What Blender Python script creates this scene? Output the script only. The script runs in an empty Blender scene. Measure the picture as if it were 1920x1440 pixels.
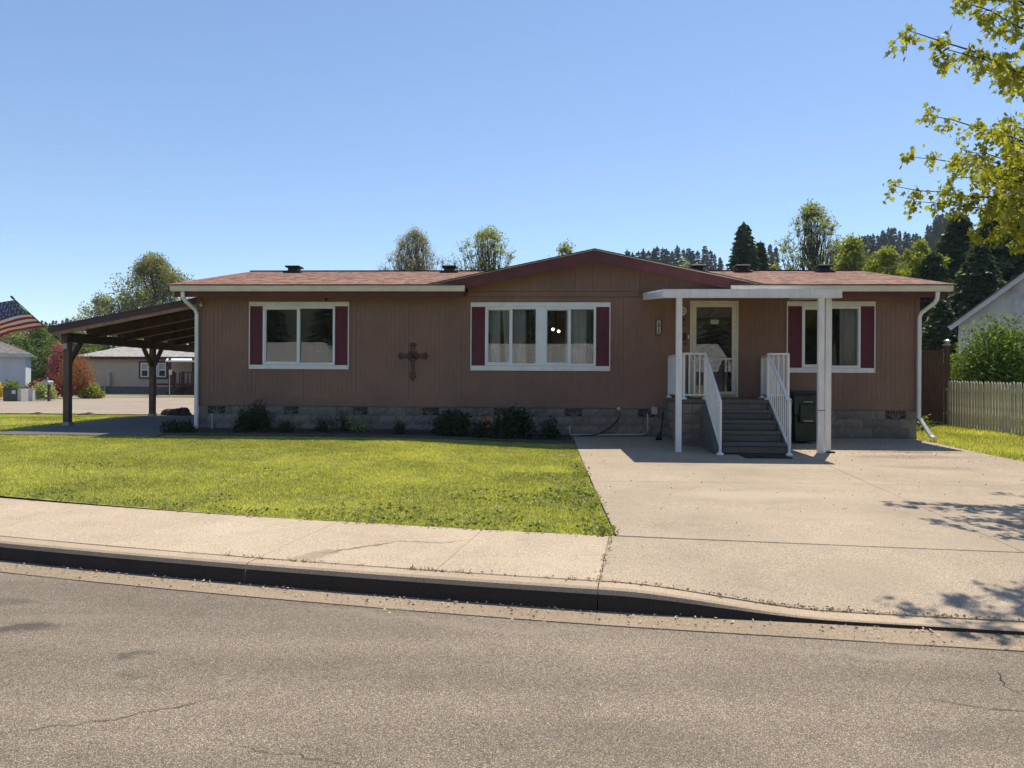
import bpy, bmesh, math, random
import numpy as np
from mathutils import Vector, Matrix
R = math.radians
random.seed(7); RNG = np.random.default_rng(11)
SC = bpy.context.scene
COL = SC.collection

# ---------------------------------------------------------------- camera
EYE = Vector((0, 0, 1.6)); FPX = 1331.0; HZ = 715.0
CAM_M = Matrix.Rotation(R(2.5), 4, 'Z') @ Matrix.Rotation(R(90), 4, 'X') @ Matrix.Rotation(R(.33), 4, 'Z')
cam_d = bpy.data.cameras.new('camera'); cam = bpy.data.objects.new('camera', cam_d); COL.objects.link(cam)
cam_d.sensor_width = 36; cam_d.lens = FPX / 1920 * 36
cam_d.shift_y = -(720 - HZ) / 1920
cam_d.clip_start = .05; cam_d.clip_end = 3000
cam.matrix_world = Matrix.Translation(EYE) @ CAM_M
SC.camera = cam

# ---------------------------------------------------------------- sky, sun, exposure
SUN_DIR = Vector((.225, .466, 1)).normalized()          # towards the sun (behind the house, a little right)
world = bpy.data.worlds.new('World'); SC.world = world; world.use_nodes = True
wn = world.node_tree.nodes; wl = world.node_tree.links
sky = wn.new('ShaderNodeTexSky'); sky.sky_type = 'NISHITA'; sky.sun_disc = False
sky.sun_elevation = math.asin(SUN_DIR.z); sky.sun_rotation = math.atan2(SUN_DIR.x, SUN_DIR.y)
sky.altitude = 200; sky.air_density = 1.0; sky.dust_density = .15; sky.ozone_density = 3.5
wl.new(sky.outputs[0], wn['Background'].inputs[0]); wn['Background'].inputs[1].default_value = .122
sl = bpy.data.lights.new('sun', 'SUN'); sl.energy = 4.75; sl.angle = R(.53); sl.color = (1, .905, .73)
so = bpy.data.objects.new('sun', sl); COL.objects.link(so)
so.rotation_euler = (-SUN_DIR).to_track_quat('-Z', 'Y').to_euler()
SC.view_settings.view_transform = 'Standard'; SC.view_settings.look = 'None'
SC.view_settings.exposure = .4; SC.view_settings.gamma = 1; SC.view_settings.use_curve_mapping = False
SC.render.engine = 'CYCLES'
SC.cycles.max_bounces = 6; SC.cycles.transparent_max_bounces = 12; SC.cycles.use_denoising = True
SC.cycles.caustics_reflective = False; SC.cycles.caustics_refractive = False

def at(px, py, Y):
    "point of the plane y=Y seen at a photo pixel (design helper for placing distant things at a real depth)"
    d = CAM_M.to_3x3() @ Vector(((px - 960) / FPX, -(py - HZ) / FPX, -1))
    return EYE + d * (Y / d.y)

# ---------------------------------------------------------------- materials
MATS = {}
def nt(name):
    m = bpy.data.materials.new(name); m.use_nodes = True; MATS[name] = m
    return m, m.node_tree.nodes, m.node_tree.links, m.node_tree.nodes['Principled BSDF']
def node(ns, t, **k):
    n = ns.new(t)
    for a, b in k.items():
        if hasattr(n, a) and not a[0].isupper(): setattr(n, a, b)
    return n
def noise(ns, ls, scale, detail=4, rough=.55, vec=None, coord='Object', stretch=None):
    n = ns.new('ShaderNodeTexNoise'); n.inputs['Scale'].default_value = scale
    n.inputs['Detail'].default_value = detail; n.inputs['Roughness'].default_value = rough
    if vec is None:
        tc = ns.new('ShaderNodeTexCoord'); vec = tc.outputs[coord]
    if stretch:
        mp = ns.new('ShaderNodeMapping'); mp.inputs['Scale'].default_value = stretch; ls.new(vec, mp.inputs[0]); vec = mp.outputs[0]
    ls.new(vec, n.inputs['Vector']); return n
def ramp(ns, ls, fac, stops):
    r = ns.new('ShaderNodeValToRGB'); e = r.color_ramp.elements
    while len(e) < len(stops): e.new(.5)
    for i, (p, c) in enumerate(stops):
        e[i].position = p; e[i].color = (*c, 1) if len(c) == 3 else c
    ls.new(fac, r.inputs[0]); return r
def mixc(ns, ls, a, b, fac, mode='MIX'):
    m = ns.new('ShaderNodeMix'); m.data_type = 'RGBA'; m.blend_type = mode
    for s, v in ((m.inputs[6], a), (m.inputs[7], b), (m.inputs[0], fac)):
        if hasattr(v, 'is_linked') or hasattr(v, 'links'): ls.new(v, s)
        elif isinstance(v, (int, float)): s.default_value = v
        else: s.default_value = (*v, 1)
    return m.outputs[2]
def bump(ns, ls, bs, h, strength=.3, dist=.01):
    b = ns.new('ShaderNodeBump'); b.inputs['Strength'].default_value = strength; b.inputs['Distance'].default_value = dist
    ls.new(h, b.inputs['Height']); ls.new(b.outputs[0], bs.inputs['Normal'])
def plain(name, c, rough=.6, var=.12, scale=6, bmp=0, spec=.4, metal=0, stretch=None, bscale=60, dirt=None):
    m, ns, ls, bs = nt(name)
    n = noise(ns, ls, scale, 5, stretch=stretch)
    lo = tuple(max(0, x * (1 - var * 1.6)) for x in c); hi = tuple(min(1, x * (1 + var)) for x in c)
    col = ramp(ns, ls, n.outputs['Fac'], [(.3, lo), (.7, hi)]).outputs[0]
    if dirt:
        d = noise(ns, ls, dirt[1], 6, .7, stretch=dirt[3] if len(dirt) > 3 else None)
        f = ramp(ns, ls, d.outputs['Fac'], [(.48, (0, 0, 0)), (.72, (dirt[2],) * 3)]).outputs[0]
        col = mixc(ns, ls, col, dirt[0], f)
    ls.new(col, bs.inputs['Base Color'])
    bs.inputs['Roughness'].default_value = rough; bs.inputs['Metallic'].default_value = metal
    bs.inputs['Specular IOR Level'].default_value = spec
    if bmp:
        b = noise(ns, ls, bscale, 3); bump(ns, ls, bs, b.outputs['Fac'], bmp, .004)
    return m
def foliage(name, dark, light, trans=.45, rough=.55):
    m, ns, ls, bs = nt(name)
    a = ns.new('ShaderNodeAttribute'); a.attribute_name = 'tint'
    col = ramp(ns, ls, a.outputs['Fac'], [(0, dark), (1, light)]).outputs[0]
    ls.new(col, bs.inputs['Base Color']); bs.inputs['Roughness'].default_value = rough
    bs.inputs['Specular IOR Level'].default_value = .3
    t = ns.new('ShaderNodeBsdfTranslucent')
    warm = mixc(ns, ls, col, (1.0, .95, .35), 1.0, 'MULTIPLY')
    ls.new(warm, t.inputs[0])
    mx = ns.new('ShaderNodeMixShader'); mx.inputs[0].default_value = trans
    ls.new(bs.outputs[0], mx.inputs[1]); ls.new(t.outputs[0], mx.inputs[2])
    ls.new(mx.outputs[0], ns['Material Output'].inputs['Surface']); return m
def concrete(name, c, stain=(.16, .125, .09), speck=.55, spots=()):
    m, ns, ls, bs = nt(name)
    big = noise(ns, ls, .55, 6, .65); mid = noise(ns, ls, 3.2, 5, .6); fine = noise(ns, ls, 95, 3, .75)
    col = ramp(ns, ls, big.outputs['Fac'], [(.3, tuple(x * .8 for x in c)), (.7, tuple(x * 1.1 for x in c))]).outputs[0]
    f2 = ramp(ns, ls, mid.outputs['Fac'], [(.5, (0, 0, 0)), (.85, (.45,) * 3)]).outputs[0]
    col = mixc(ns, ls, col, tuple(x * .62 for x in c), f2)
    sp = ramp(ns, ls, fine.outputs['Fac'], [(.34, (1 - speck,) * 3), (.5, (1, 1, 1)), (.66, (1 + speck * .6,) * 3)]).outputs[0]
    col = mixc(ns, ls, col, sp, 1.0, 'MULTIPLY')
    v = ns.new('ShaderNodeTexVoronoi'); v.inputs['Scale'].default_value = 46
    tc = ns.new('ShaderNodeTexCoord'); ls.new(tc.outputs['Object'], v.inputs['Vector'])
    pits = ramp(ns, ls, v.outputs['Distance'], [(.06, (.55,) * 3), (.16, (1, 1, 1))]).outputs[0]
    col = mixc(ns, ls, col, pits, .55, 'MULTIPLY')
    col = add_spots(ns, ls, col, spots)
    ls.new(col, bs.inputs['Base Color']); bs.inputs['Roughness'].default_value = .88; bs.inputs['Specular IOR Level'].default_value = .25
    bump(ns, ls, bs, fine.outputs['Fac'], .35, .004); return m
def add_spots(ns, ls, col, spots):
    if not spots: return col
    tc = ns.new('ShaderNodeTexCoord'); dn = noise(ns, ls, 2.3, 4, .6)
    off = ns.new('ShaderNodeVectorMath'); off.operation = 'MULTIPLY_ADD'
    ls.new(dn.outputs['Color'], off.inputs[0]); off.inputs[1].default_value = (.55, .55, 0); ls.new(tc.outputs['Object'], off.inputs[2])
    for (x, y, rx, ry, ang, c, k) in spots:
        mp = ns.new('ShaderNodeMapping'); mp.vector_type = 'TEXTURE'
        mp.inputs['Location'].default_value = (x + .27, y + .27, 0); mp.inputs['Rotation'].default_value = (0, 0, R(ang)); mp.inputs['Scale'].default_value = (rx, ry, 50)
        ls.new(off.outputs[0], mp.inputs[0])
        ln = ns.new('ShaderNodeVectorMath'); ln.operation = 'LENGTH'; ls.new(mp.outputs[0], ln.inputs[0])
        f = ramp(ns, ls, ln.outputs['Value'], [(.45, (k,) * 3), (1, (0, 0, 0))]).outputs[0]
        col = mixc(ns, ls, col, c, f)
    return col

def make_mats():
    # asphalt: worn grey-brown with pale aggregate
    m, ns, ls, bs = nt('asphalt')
    big = noise(ns, ls, .35, 6, .6); mid = noise(ns, ls, 2.2, 5, .65)
    tc = ns.new('ShaderNodeTexCoord')
    v = ns.new('ShaderNodeTexVoronoi'); v.inputs['Scale'].default_value = 270; ls.new(tc.outputs['Object'], v.inputs['Vector'])
    v2 = ns.new('ShaderNodeTexVoronoi'); v2.inputs['Scale'].default_value = 60; ls.new(tc.outputs['Object'], v2.inputs['Vector'])
    base = ramp(ns, ls, big.outputs['Fac'], [(.3, (.172, .144, .116)), (.7, (.234, .196, .158))]).outputs[0]
    base = mixc(ns, ls, base, (.13, .108, .088), ramp(ns, ls, mid.outputs['Fac'], [(.5, (0, 0, 0)), (.8, (.6,) * 3)]).outputs[0])
    sep = ns.new('ShaderNodeSeparateColor'); ls.new(v.outputs['Color'], sep.inputs[0])
    st = ramp(ns, ls, sep.outputs[0], [(0, (.35, .35, .36)), (.35, (.8, .8, .8)), (.75, (1.2, 1.18, 1.15)), (.96, (2.6, 2.5, 2.3))]).outputs[0]
    base = mixc(ns, ls, base, st, 1.0, 'MULTIPLY')
    sep2 = ns.new('ShaderNodeSeparateColor'); ls.new(v2.outputs['Color'], sep2.inputs[0])
    peb = ns.new('ShaderNodeMath'); peb.operation = 'MULTIPLY'
    ls.new(ramp(ns, ls, sep2.outputs[1], [(.93, (0, 0, 0)), (.95, (1, 1, 1))]).outputs[0], peb.inputs[0])
    ls.new(ramp(ns, ls, v2.outputs['Distance'], [(.22, (1, 1, 1)), (.3, (0, 0, 0))]).outputs[0], peb.inputs[1])
    base = mixc(ns, ls, base, (.42, .38, .32), peb.outputs[0])
    lane = noise(ns, ls, 1, 4, .6, stretch=(.12, 1.1, 1))
    base = mixc(ns, ls, base, ramp(ns, ls, lane.outputs['Fac'], [(.35, (.8, .8, .81)), (.65, (1.13, 1.12, 1.1))]).outputs[0], 1.0, 'MULTIPLY')
    dk = (.06, .052, .047)
    base = add_spots(ns, ls, base, [(-3.35, 4.35, .38, .1, 14, dk, .75), (-4.0, 4.85, .5, .16, 8, dk, .45), (-2.35, 4.0, .1, .06, 20, dk, .6),
        (-2.2, 3.75, .16, .07, 0, dk, .35), (-3.2, 4.6, .5, .14, 12, (.24, .2, .16), .4), (2.1, 3.3, .6, .2, 10, dk, .25), (.4, 3.2, .7, .25, -10, dk, .2),
        (1.9, 4.3, .8, .06, -8, (.3, .25, .19), .5), (-.6, 4.72, 1.5, .07, -12, (.27, .22, .17), .5)])
    ls.new(base, bs.inputs['Base Color']); bs.inputs['Roughness'].default_value = .85; bs.inputs['Specular IOR Level'].default_value = .3
    bump(ns, ls, bs, v.outputs['Distance'], .55, .006)
    concrete('walk', (.46, .372, .278), spots=[(-1.55, 5.95, .5, .035, 32, (.13, .1, .075), .75), (-1.0, 6.2, .5, .03, 8, (.15, .12, .09), .6), (-1.9, 5.7, .25, .12, 30, (.2, .155, .11), .5)])
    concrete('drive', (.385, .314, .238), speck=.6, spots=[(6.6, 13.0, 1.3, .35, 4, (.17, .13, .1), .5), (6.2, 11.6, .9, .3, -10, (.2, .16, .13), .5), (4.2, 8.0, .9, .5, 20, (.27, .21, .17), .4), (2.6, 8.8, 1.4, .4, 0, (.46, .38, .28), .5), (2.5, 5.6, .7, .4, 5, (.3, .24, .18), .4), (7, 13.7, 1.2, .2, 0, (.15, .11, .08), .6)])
    concrete('kerb', (.42, .33, .24), speck=.35); concrete('kerb_face_shaded', (.045, .036, .03), speck=.4)  # kerb front near black: its shade is put into the colour
    concrete('pan', (.3, .235, .17), speck=.5)
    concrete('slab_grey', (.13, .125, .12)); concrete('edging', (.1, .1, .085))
    concrete('step', (.15, .138, .125), speck=.3)
    concrete('back_road', (.33, .27, .215), speck=.15)
    # split-face block
    m, ns, ls, bs = nt('block')
    oi = ns.new('ShaderNodeObjectInfo'); n1 = noise(ns, ls, 9, 5, .7); n2 = noise(ns, ls, 70, 3)
    c = ramp(ns, ls, n1.outputs['Fac'], [(.3, (.17, .145, .12)), (.7, (.29, .25, .21))]).outputs[0]
    c = mixc(ns, ls, c, ramp(ns, ls, oi.outputs['Random'], [(0, (.72, .72, .74)), (1, (1.12, 1.1, 1.06))]).outputs[0], 1.0, 'MULTIPLY')
    ls.new(c, bs.inputs['Base Color']); bs.inputs['Roughness'].default_value = .95; bump(ns, ls, bs, n2.outputs['Fac'], .7, .008)
    plain('mortar', (.27, .25, .22), .95, .15, 20)
    # painted wood siding
    m, ns, ls, bs = nt('siding')
    oi = ns.new('ShaderNodeObjectInfo')
    n1 = noise(ns, ls, 1.1, 4, .6); n2 = noise(ns, ls, 9, 5, .6, stretch=(6, 6, .35)); n3 = noise(ns, ls, 40, 2, stretch=(3, 3, .3))
    c = ramp(ns, ls, n1.outputs['Fac'], [(.25, (.228, .138, .103)), (.75, (.29, .172, .128))]).outputs[0]
    c = mixc(ns, ls, c, ramp(ns, ls, n2.outputs['Fac'], [(.3, (.86,) * 3), (.7, (1.08,) * 3)]).outputs[0], 1.0, 'MULTIPLY')
    c = mixc(ns, ls, c, ramp(ns, ls, oi.outputs['Random'], [(0, (.95,) * 3), (1, (1.04,) * 3)]).outputs[0], 1.0, 'MULTIPLY')
    n4 = noise(ns, ls, 1, 6, .7, stretch=(5, 5, .45)); n5 = noise(ns, ls, .45, 5, .65)
    c = mixc(ns, ls, c, (.4, .29, .235), ramp(ns, ls, n4.outputs['Fac'], [(.56, (0, 0, 0)), (.75, (.22,) * 3)]).outputs[0])
    c = mixc(ns, ls, c, ramp(ns, ls, n5.outputs['Fac'], [(.35, (.86, .87, .9)), (.65, (1.1, 1.07, 1.02))]).outputs[0], 1.0, 'MULTIPLY')
    ls.new(c, bs.inputs['Base Color']); bs.inputs['Roughness'].default_value = .62; bs.inputs['Specular IOR Level'].default_value = .3
    bump(ns, ls, bs, n3.outputs['Fac'], .25, .003)
    plain('maroon', (.135, .023, .03), .5, .12, 5, .1)
    plain('maroon_trim', (.13, .036, .036), .55, .15, 4, .15)
    plain('white_trim', (.84, .84, .82), .45, .05, 3, .05, dirt=((.45, .43, .38), 5, .35))
    plain('white_metal', (.84, .84, .83), .38, .05, 2, dirt=((.48, .46, .42), 4, .4, (3, 3, .6)))
    plain('cream_metal', (.78, .75, .66), .42, .08, 2, dirt=((.45, .41, .33), 4, .4, (1, 4, 4)))
    plain('vinyl', (.85, .86, .86), .35, .04, 3)
    plain('dark_metal', (.012, .01, .012), .5, .3, 9)
    plain('black_rubber', (.012, .012, .013), .55, .3, 9)
    plain('bin_green', (.012, .03, .022), .45, .25, 4, dirt=((.05, .05, .045), 6, .4))
    plain('grey_metal', (.42, .43, .43), .4, .1, 5, metal=.6)
    plain('brass', (.5, .34, .12), .35, .1, 5, metal=1)
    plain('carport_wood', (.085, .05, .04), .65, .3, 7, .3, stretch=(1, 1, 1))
    plain('carport_wood_lit', (.32, .2, .14), .65, .18, 7, .2)  # paler carport wood: light falling on the rafters put into the colour
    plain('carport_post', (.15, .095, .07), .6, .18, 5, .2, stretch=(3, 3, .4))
    plain('carport_roof', (.075, .04, .05), .4, .2, 3)
    plain('cedar', (.1, .042, .022), .7, .35, 6, .4, stretch=(8, 8, .5))
    plain('picket', (.76, .7, .61), .8, .18, 8, .3, stretch=(5, 5, .6), dirt=((.3, .27, .22), 6, .6))
    plain('soil', (.045, .03, .02), .95, .4, 9, .8, bscale=30)
    plain('turf_base', (.22, .235, .05), .95, .35, 5, .6, bscale=40)
    plain('earth', (.11, .12, .04), .95, .35, .7)
    plain('forest_floor', (.03, .045, .02), .95, .35, .05)
    plain('bark', (.085, .065, .05), .9, .3, 14, .8, stretch=(4, 4, .6))
    plain('bark_grey', (.16, .14, .12), .9, .3, 14, .5)
    plain('twig', (.05, .035, .02), .8, .3, 10)
    plain('stone_dark', (.06, .045, .04), .9, .4, 7, .9, bscale=12)
    plain('stone_pale', (.32, .3, .26), .9, .3, 5, .6, bscale=12)
    plain('door_red', (.06, .014, .022), .45, .2, 3)
    plain('curtain', (.8, .79, .76), .9, .1, 3)
    plain('curtain_dark', (.1, .075, .055), .9, .5, 16)
    plain('interior', (.32, .28, .23), .9, .1, 1)
    plain('interior_floor', (.15, .1, .07), .7, .2, 3)
    plain('beige_wall', (.56, .44, .35), .75, .06, 2)
    plain('far_maroon', (.09, .025, .02), .6, .2, 3)
    plain('white_wall', (.55, .6, .68), .7, .06, 2)
    plain('blue_band', (.1, .16, .24), .6, .1, 3)
    plain('grey_wall', (.52, .53, .56), .75, .12, 1.2, .2, dirt=((.16, .16, .17), 1.1, .7))
    plain('grey_trim', (.5, .52, .57), .6, .08, 2)
    plain('found_blue', (.16, .16, .19), .9, .12, 3)
    plain('util_green', (.06, .085, .075), .5, .15, 3)
    plain('util_grey', (.5, .5, .46), .6, .1, 3)
    plain('red_flag', (.5, .02, .035), .75, .08, 8); plain('white_flag', (.78, .76, .74), .75, .05, 8); plain('blue_flag', (.07, .08, .17), .75, .15, 8)
    plain('sign_white', (.72, .7, .62), .5, .05, 4)
    plain('plaque_red', (.12, .012, .012), .5, .2, 8)
    plain('litter_tan', (.55, .42, .27), .8, .4, 30)
    plain('crack', (.03, .025, .022), .95, .3, 10)
    for nme, c1, c2, c3 in (('shingle', (.36, .155, .1), (.5, .27, .19), (.13, .075, .06)), ('shingle_grey', (.44, .42, .38), (.62, .6, .55), (.34, .32, .3)), ('shingle_dark', (.2, .18, .16), (.3, .27, .24), (.14, .13, .12))):
        m, ns, ls, bs = nt(nme)
        tc = ns.new('ShaderNodeTexCoord'); b = ns.new('ShaderNodeTexBrick'); ls.new(tc.outputs['UV'], b.inputs['Vector'])
        b.offset = .37; b.squash = 1
        b.inputs['Scale'].default_value = 1; b.inputs['Brick Width'].default_value = .31; b.inputs['Row Height'].default_value = .14
        b.inputs['Mortar Size'].default_value = .004; b.inputs['Bias'].default_value = 0
        b.inputs['Color1'].default_value = (*c1, 1); b.inputs['Color2'].default_value = (*c2, 1); b.inputs['Mortar'].default_value = (*[x * .35 for x in c3], 1)
        n1 = noise(ns, ls, 1.0, 6, .75, coord='UV', stretch=(4.2, 2.4, 1)); n2 = noise(ns, ls, 150, 2); n3 = noise(ns, ls, 1.0, 3, .6, coord='UV', stretch=(.8, 1.5, 1))
        c = mixc(ns, ls, b.outputs['Color'], c3, ramp(ns, ls, n1.outputs['Fac'], [(.47, (0, 0, 0)), (.56, (.9,) * 3)]).outputs[0])
        c = mixc(ns, ls, c, (.5 * c2[0] + .1, .6 * c2[1] + .12, .7 * c2[2] + .1), ramp(ns, ls, n3.outputs['Fac'], [(.5, (0, 0, 0)), (.7, (.5,) * 3)]).outputs[0])
        c = mixc(ns, ls, c, ramp(ns, ls, n2.outputs['Fac'], [(.3, (.6,) * 3), (.7, (1.35,) * 3)]).outputs[0], 1.0, 'MULTIPLY')
        ls.new(c, bs.inputs['Base Color']); bs.inputs['Roughness'].default_value = .9; bump(ns, ls, bs, n2.outputs['Fac'], .5, .004)
    # window glass: clear pane with a mirror-like skin
    m, ns, ls, bs = nt('glass')
    ns.remove(bs); g = ns.new('ShaderNodeBsdfGlossy'); g.inputs['Roughness'].default_value = .0; g.inputs[0].default_value = (.95, .97, 1, 1)
    t = ns.new('ShaderNodeBsdfTransparent'); t.inputs[0].default_value = (.88, .9, .9, 1)
    fr = ns.new('ShaderNodeFresnel'); fr.inputs[0].default_value = 1.75
    mx = ns.new('ShaderNodeMixShader'); ls.new(fr.outputs[0], mx.inputs[0]); ls.new(t.outputs[0], mx.inputs[1]); ls.new(g.outputs[0], mx.inputs[2])
    ls.new(mx.outputs[0], ns['Material Output'].inputs['Surface'])
    wv = noise(ns, ls, 1.3, 2); b = ns.new('ShaderNodeBump'); b.inputs['Strength'].default_value = .02; b.inputs['Distance'].default_value = .02
    ls.new(wv.outputs['Fac'], b.inputs['Height']); ls.new(b.outputs[0], g.inputs['Normal'])
    m, ns, ls, bs = nt('dark_glass')
    bs.inputs['Base Color'].default_value = (.02, .022, .025, 1); bs.inputs['Roughness'].default_value = .05; bs.inputs['Specular IOR Level'].default_value = .8
    m, ns, ls, bs = nt('bulb'); bs.inputs['Emission Color'].default_value = (1, .75, .4, 1); bs.inputs['Emission Strength'].default_value = 9
    foliage('grass', (.12, .165, .03), (.78, .78, .25), .46)
    foliage('weed', (.09, .13, .025), (.34, .4, .13), .4)
    foliage('maple_leaf', (.17, .21, .03), (.54, .55, .1), .55)
    foliage('leaf_yellow', (0.17, 0.221, 0.0425), (0.459, 0.51, 0.119), 0.5)
    foliage('leaf_pale', (0.196, 0.255, 0.0979), (0.587, 0.645, 0.313), 0.45)
    foliage('leaf_grey', (0.225, 0.225, 0.135), (0.608, 0.608, 0.405), 0.4)
    foliage('leaf_olive', (0.117, 0.137, 0.0585), (0.527, 0.527, 0.273), 0.45)
    foliage('leaf_mid', (0.0798, 0.137, 0.041), (0.319, 0.41, 0.137), 0.42)
    foliage('leaf_green', (0.064, 0.12, 0.024), (0.272, 0.384, 0.08), 0.45)
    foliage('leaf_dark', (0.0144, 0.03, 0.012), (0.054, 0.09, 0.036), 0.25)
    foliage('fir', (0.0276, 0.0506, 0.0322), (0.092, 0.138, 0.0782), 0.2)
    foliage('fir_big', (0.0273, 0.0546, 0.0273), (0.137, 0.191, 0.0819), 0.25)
    foliage('leaf_red', (0.12, 0.018, 0.03), (0.33, 0.075, 0.075), 0.4)
    foliage('leaf_pink', (.3, .06, .09), (.6, .2, .22), .35)
    foliage('leaf_rust', (0.195, 0.078, 0.026), (0.52, 0.26, 0.091), 0.4)
    foliage('petal_orange', (.7, .2, .02), (.85, .4, .08), .3)
    foliage('petal_yellow', (.7, .5, .02), (.8, .6, .05), .3)
make_mats()

# ---------------------------------------------------------------- object helpers
WORLD = {}; KIDS = {}
def wm(o): return WORLD.get(o.name, Matrix())
def attach(o, parent, world_matrix=None):
    w = world_matrix or Matrix()
    o.parent = parent
    if parent:
        o.matrix_parent_inverse = wm(parent).inverted(); KIDS.setdefault(parent.name, []).append(o)
    o.matrix_basis = w; WORLD[o.name] = w.copy()
def tag(o, label=None, cat=None, group=None, kind=None):
    if label: o['label'] = label
    if cat: o['category'] = cat
    if group: o['group'] = group
    if kind: o['kind'] = kind
    return o
def thing(name, label, cat, loc=(0, 0, 0), group=None):
    o = bpy.data.objects.new(name, None); COL.objects.link(o); o.empty_display_size = .2
    attach(o, None, Matrix.Translation(Vector(loc))); return tag(o, label, cat, group)
def link(name, me, parent=None, mat=None, world_matrix=None):
    o = bpy.data.objects.new(name, me); COL.objects.link(o); attach(o, parent, world_matrix)
    if mat and not me.materials: me.materials.append(MATS[mat])
    return o
def struct(o): o['kind'] = 'structure'; return o
def copy_tree(root, world_matrix, label=None, group=None):
    r = root.copy(); COL.objects.link(r); r.parent = None; r.matrix_basis = world_matrix; WORLD[r.name] = world_matrix
    if label: r['label'] = label
    if group: r['group'] = group
    for ch in KIDS.get(root.name, []):
        c = ch.copy(); COL.objects.link(c); c.parent = r
    return r
class MB:
    def __init__(s): s.v = []; s.f = []; s.mi = []
    def add(s, vs, fs, mi=0):
        b = len(s.v); s.v += [tuple(v) for v in vs]; s.f += [tuple(i + b for i in f) for f in fs]; s.mi += [mi] * len(fs)
    def box(s, x0, x1, y0, y1, z0, z1, mi=0):
        s.add([(x0, y0, z0), (x1, y0, z0), (x1, y1, z0), (x0, y1, z0), (x0, y0, z1), (x1, y0, z1), (x1, y1, z1), (x0, y1, z1)],
              [(0, 3, 2, 1), (4, 5, 6, 7), (0, 1, 5, 4), (1, 2, 6, 5), (2, 3, 7, 6), (3, 0, 4, 7)], mi); return s
    def bar(s, a, b, w, h, up=(0, 0, 1), mi=0):
        "box bar from a to b, w across, h along up"
        a = Vector(a); b = Vector(b); d = (b - a).normalized(); u = Vector(up); u = (u - d * u.dot(d)).normalized(); r = d.cross(u)
        p = [c + r * (sx * w / 2) + u * (sz * h / 2) for c in (a, b) for sx, sz in ((-1, -1), (1, -1), (1, 1), (-1, 1))]
        s.add(p, [(0, 1, 2, 3), (7, 6, 5, 4), (0, 4, 5, 1), (1, 5, 6, 2), (2, 6, 7, 3), (3, 7, 4, 0)], mi); return s
    def tube(s, pts, r, n=8, mi=0, cap=True):
        pts = [Vector(p) for p in pts]; rs = r if isinstance(r, (list, tuple)) else [r] * len(pts)
        ref = Vector((0, 0, 1)); rings = []
        for i, p in enumerate(pts):
            d = (pts[min(i + 1, len(pts) - 1)] - pts[max(i - 1, 0)]).normalized()
            rf = ref if abs(d.dot(ref)) < .95 else Vector((1, 0, 0))
            x = d.cross(rf).normalized(); y = d.cross(x).normalized()
            rings.append([p + x * (rs[i] * math.cos(2 * math.pi * k / n)) + y * (rs[i] * math.sin(2 * math.pi * k / n)) for k in range(n)])
        vs = [v for rg in rings for v in rg]; fs = []
        for i in range(len(pts) - 1):
            for k in range(n):
                a, b = i * n + k, i * n + (k + 1) % n
                fs.append((a, a + n, b + n, b))
        if cap: fs += [tuple(range(n)), tuple(reversed(range((len(pts) - 1) * n, len(pts) * n)))]
        s.add(vs, fs, mi); return s
    def prism(s, poly, y0, y1, mi=0):
        "poly of (x,z) counter-clockwise seen from -y, extruded y0..y1"
        n = len(poly); vs = [(x, y0, z) for x, z in poly] + [(x, y1, z) for x, z in poly]
        s.add(vs, [tuple(range(n)), tuple(range(2 * n - 1, n - 1, -1))] + [(i, i + n, (i + 1) % n + n, (i + 1) % n) for i in range(n)], mi); return s
    def mesh(s, name):
        me = bpy.data.meshes.new(name); me.from_pydata(s.v, [], s.f)
        if any(s.mi): me.polygons.foreach_set('material_index', s.mi)
        me.update(); return me
    def build(s, name, mat, parent=None, smooth=False, bevel=0):
        me = s.mesh(name)
        for m_ in (mat if isinstance(mat, (list, tuple)) else [mat]): me.materials.append(MATS[m_])
        if smooth: me.polygons.foreach_set('use_smooth', [True] * len(me.polygons))
        if bevel:
            bm = bmesh.new(); bm.from_mesh(me); bmesh.ops.remove_doubles(bm, verts=bm.verts, dist=1e-5)
            bmesh.ops.bevel(bm, geom=[e for e in bm.edges if len(e.link_faces) == 2 and e.calc_face_angle(0) > .5], offset=bevel, segments=1, affect='EDGES', clamp_overlap=True)
            bm.to_mesh(me); bm.free()
        return link(name, me, parent)
def np_mesh(name, V, F, mat, tint=None, parent=None):
    "V (n,3); F (m,k)"
    me = bpy.data.meshes.new(name); n, (m, k) = len(V), F.shape
    me.vertices.add(n); me.vertices.foreach_set('co', np.asarray(V, np.float32).ravel())
    me.loops.add(m * k); me.loops.foreach_set('vertex_index', F.astype(np.int32).ravel())
    me.polygons.add(m); me.polygons.foreach_set('loop_start', np.arange(0, m * k, k, dtype=np.int32))
    me.update(calc_edges=True)
    if tint is not None:
        a = me.attributes.new('tint', 'FLOAT', 'POINT'); a.data.foreach_set('value', np.asarray(tint, np.float32))
    me.materials.append(MATS[mat]); me.validate()
    return link(name, me, parent)
def vnoise(x, y, s, seed=0):
    "smooth value noise in 0..1"
    x = np.asarray(x) * s + 100.3 + seed * 17.1; y = np.asarray(y) * s + 57.7 + seed * 9.3
    xi = np.floor(x); yi = np.floor(y); fx = x - xi; fy = y - yi; fx = fx * fx * (3 - 2 * fx); fy = fy * fy * (3 - 2 * fy)
    h = lambda a, b: np.modf(np.abs(np.sin(a * 127.1 + b * 311.7 + seed * 3.3) * 43758.5453))[0]
    return (h(xi, yi) * (1 - fx) + h(xi + 1, yi) * fx) * (1 - fy) + (h(xi, yi + 1) * (1 - fx) + h(xi + 1, yi + 1) * fx) * fy
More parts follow.
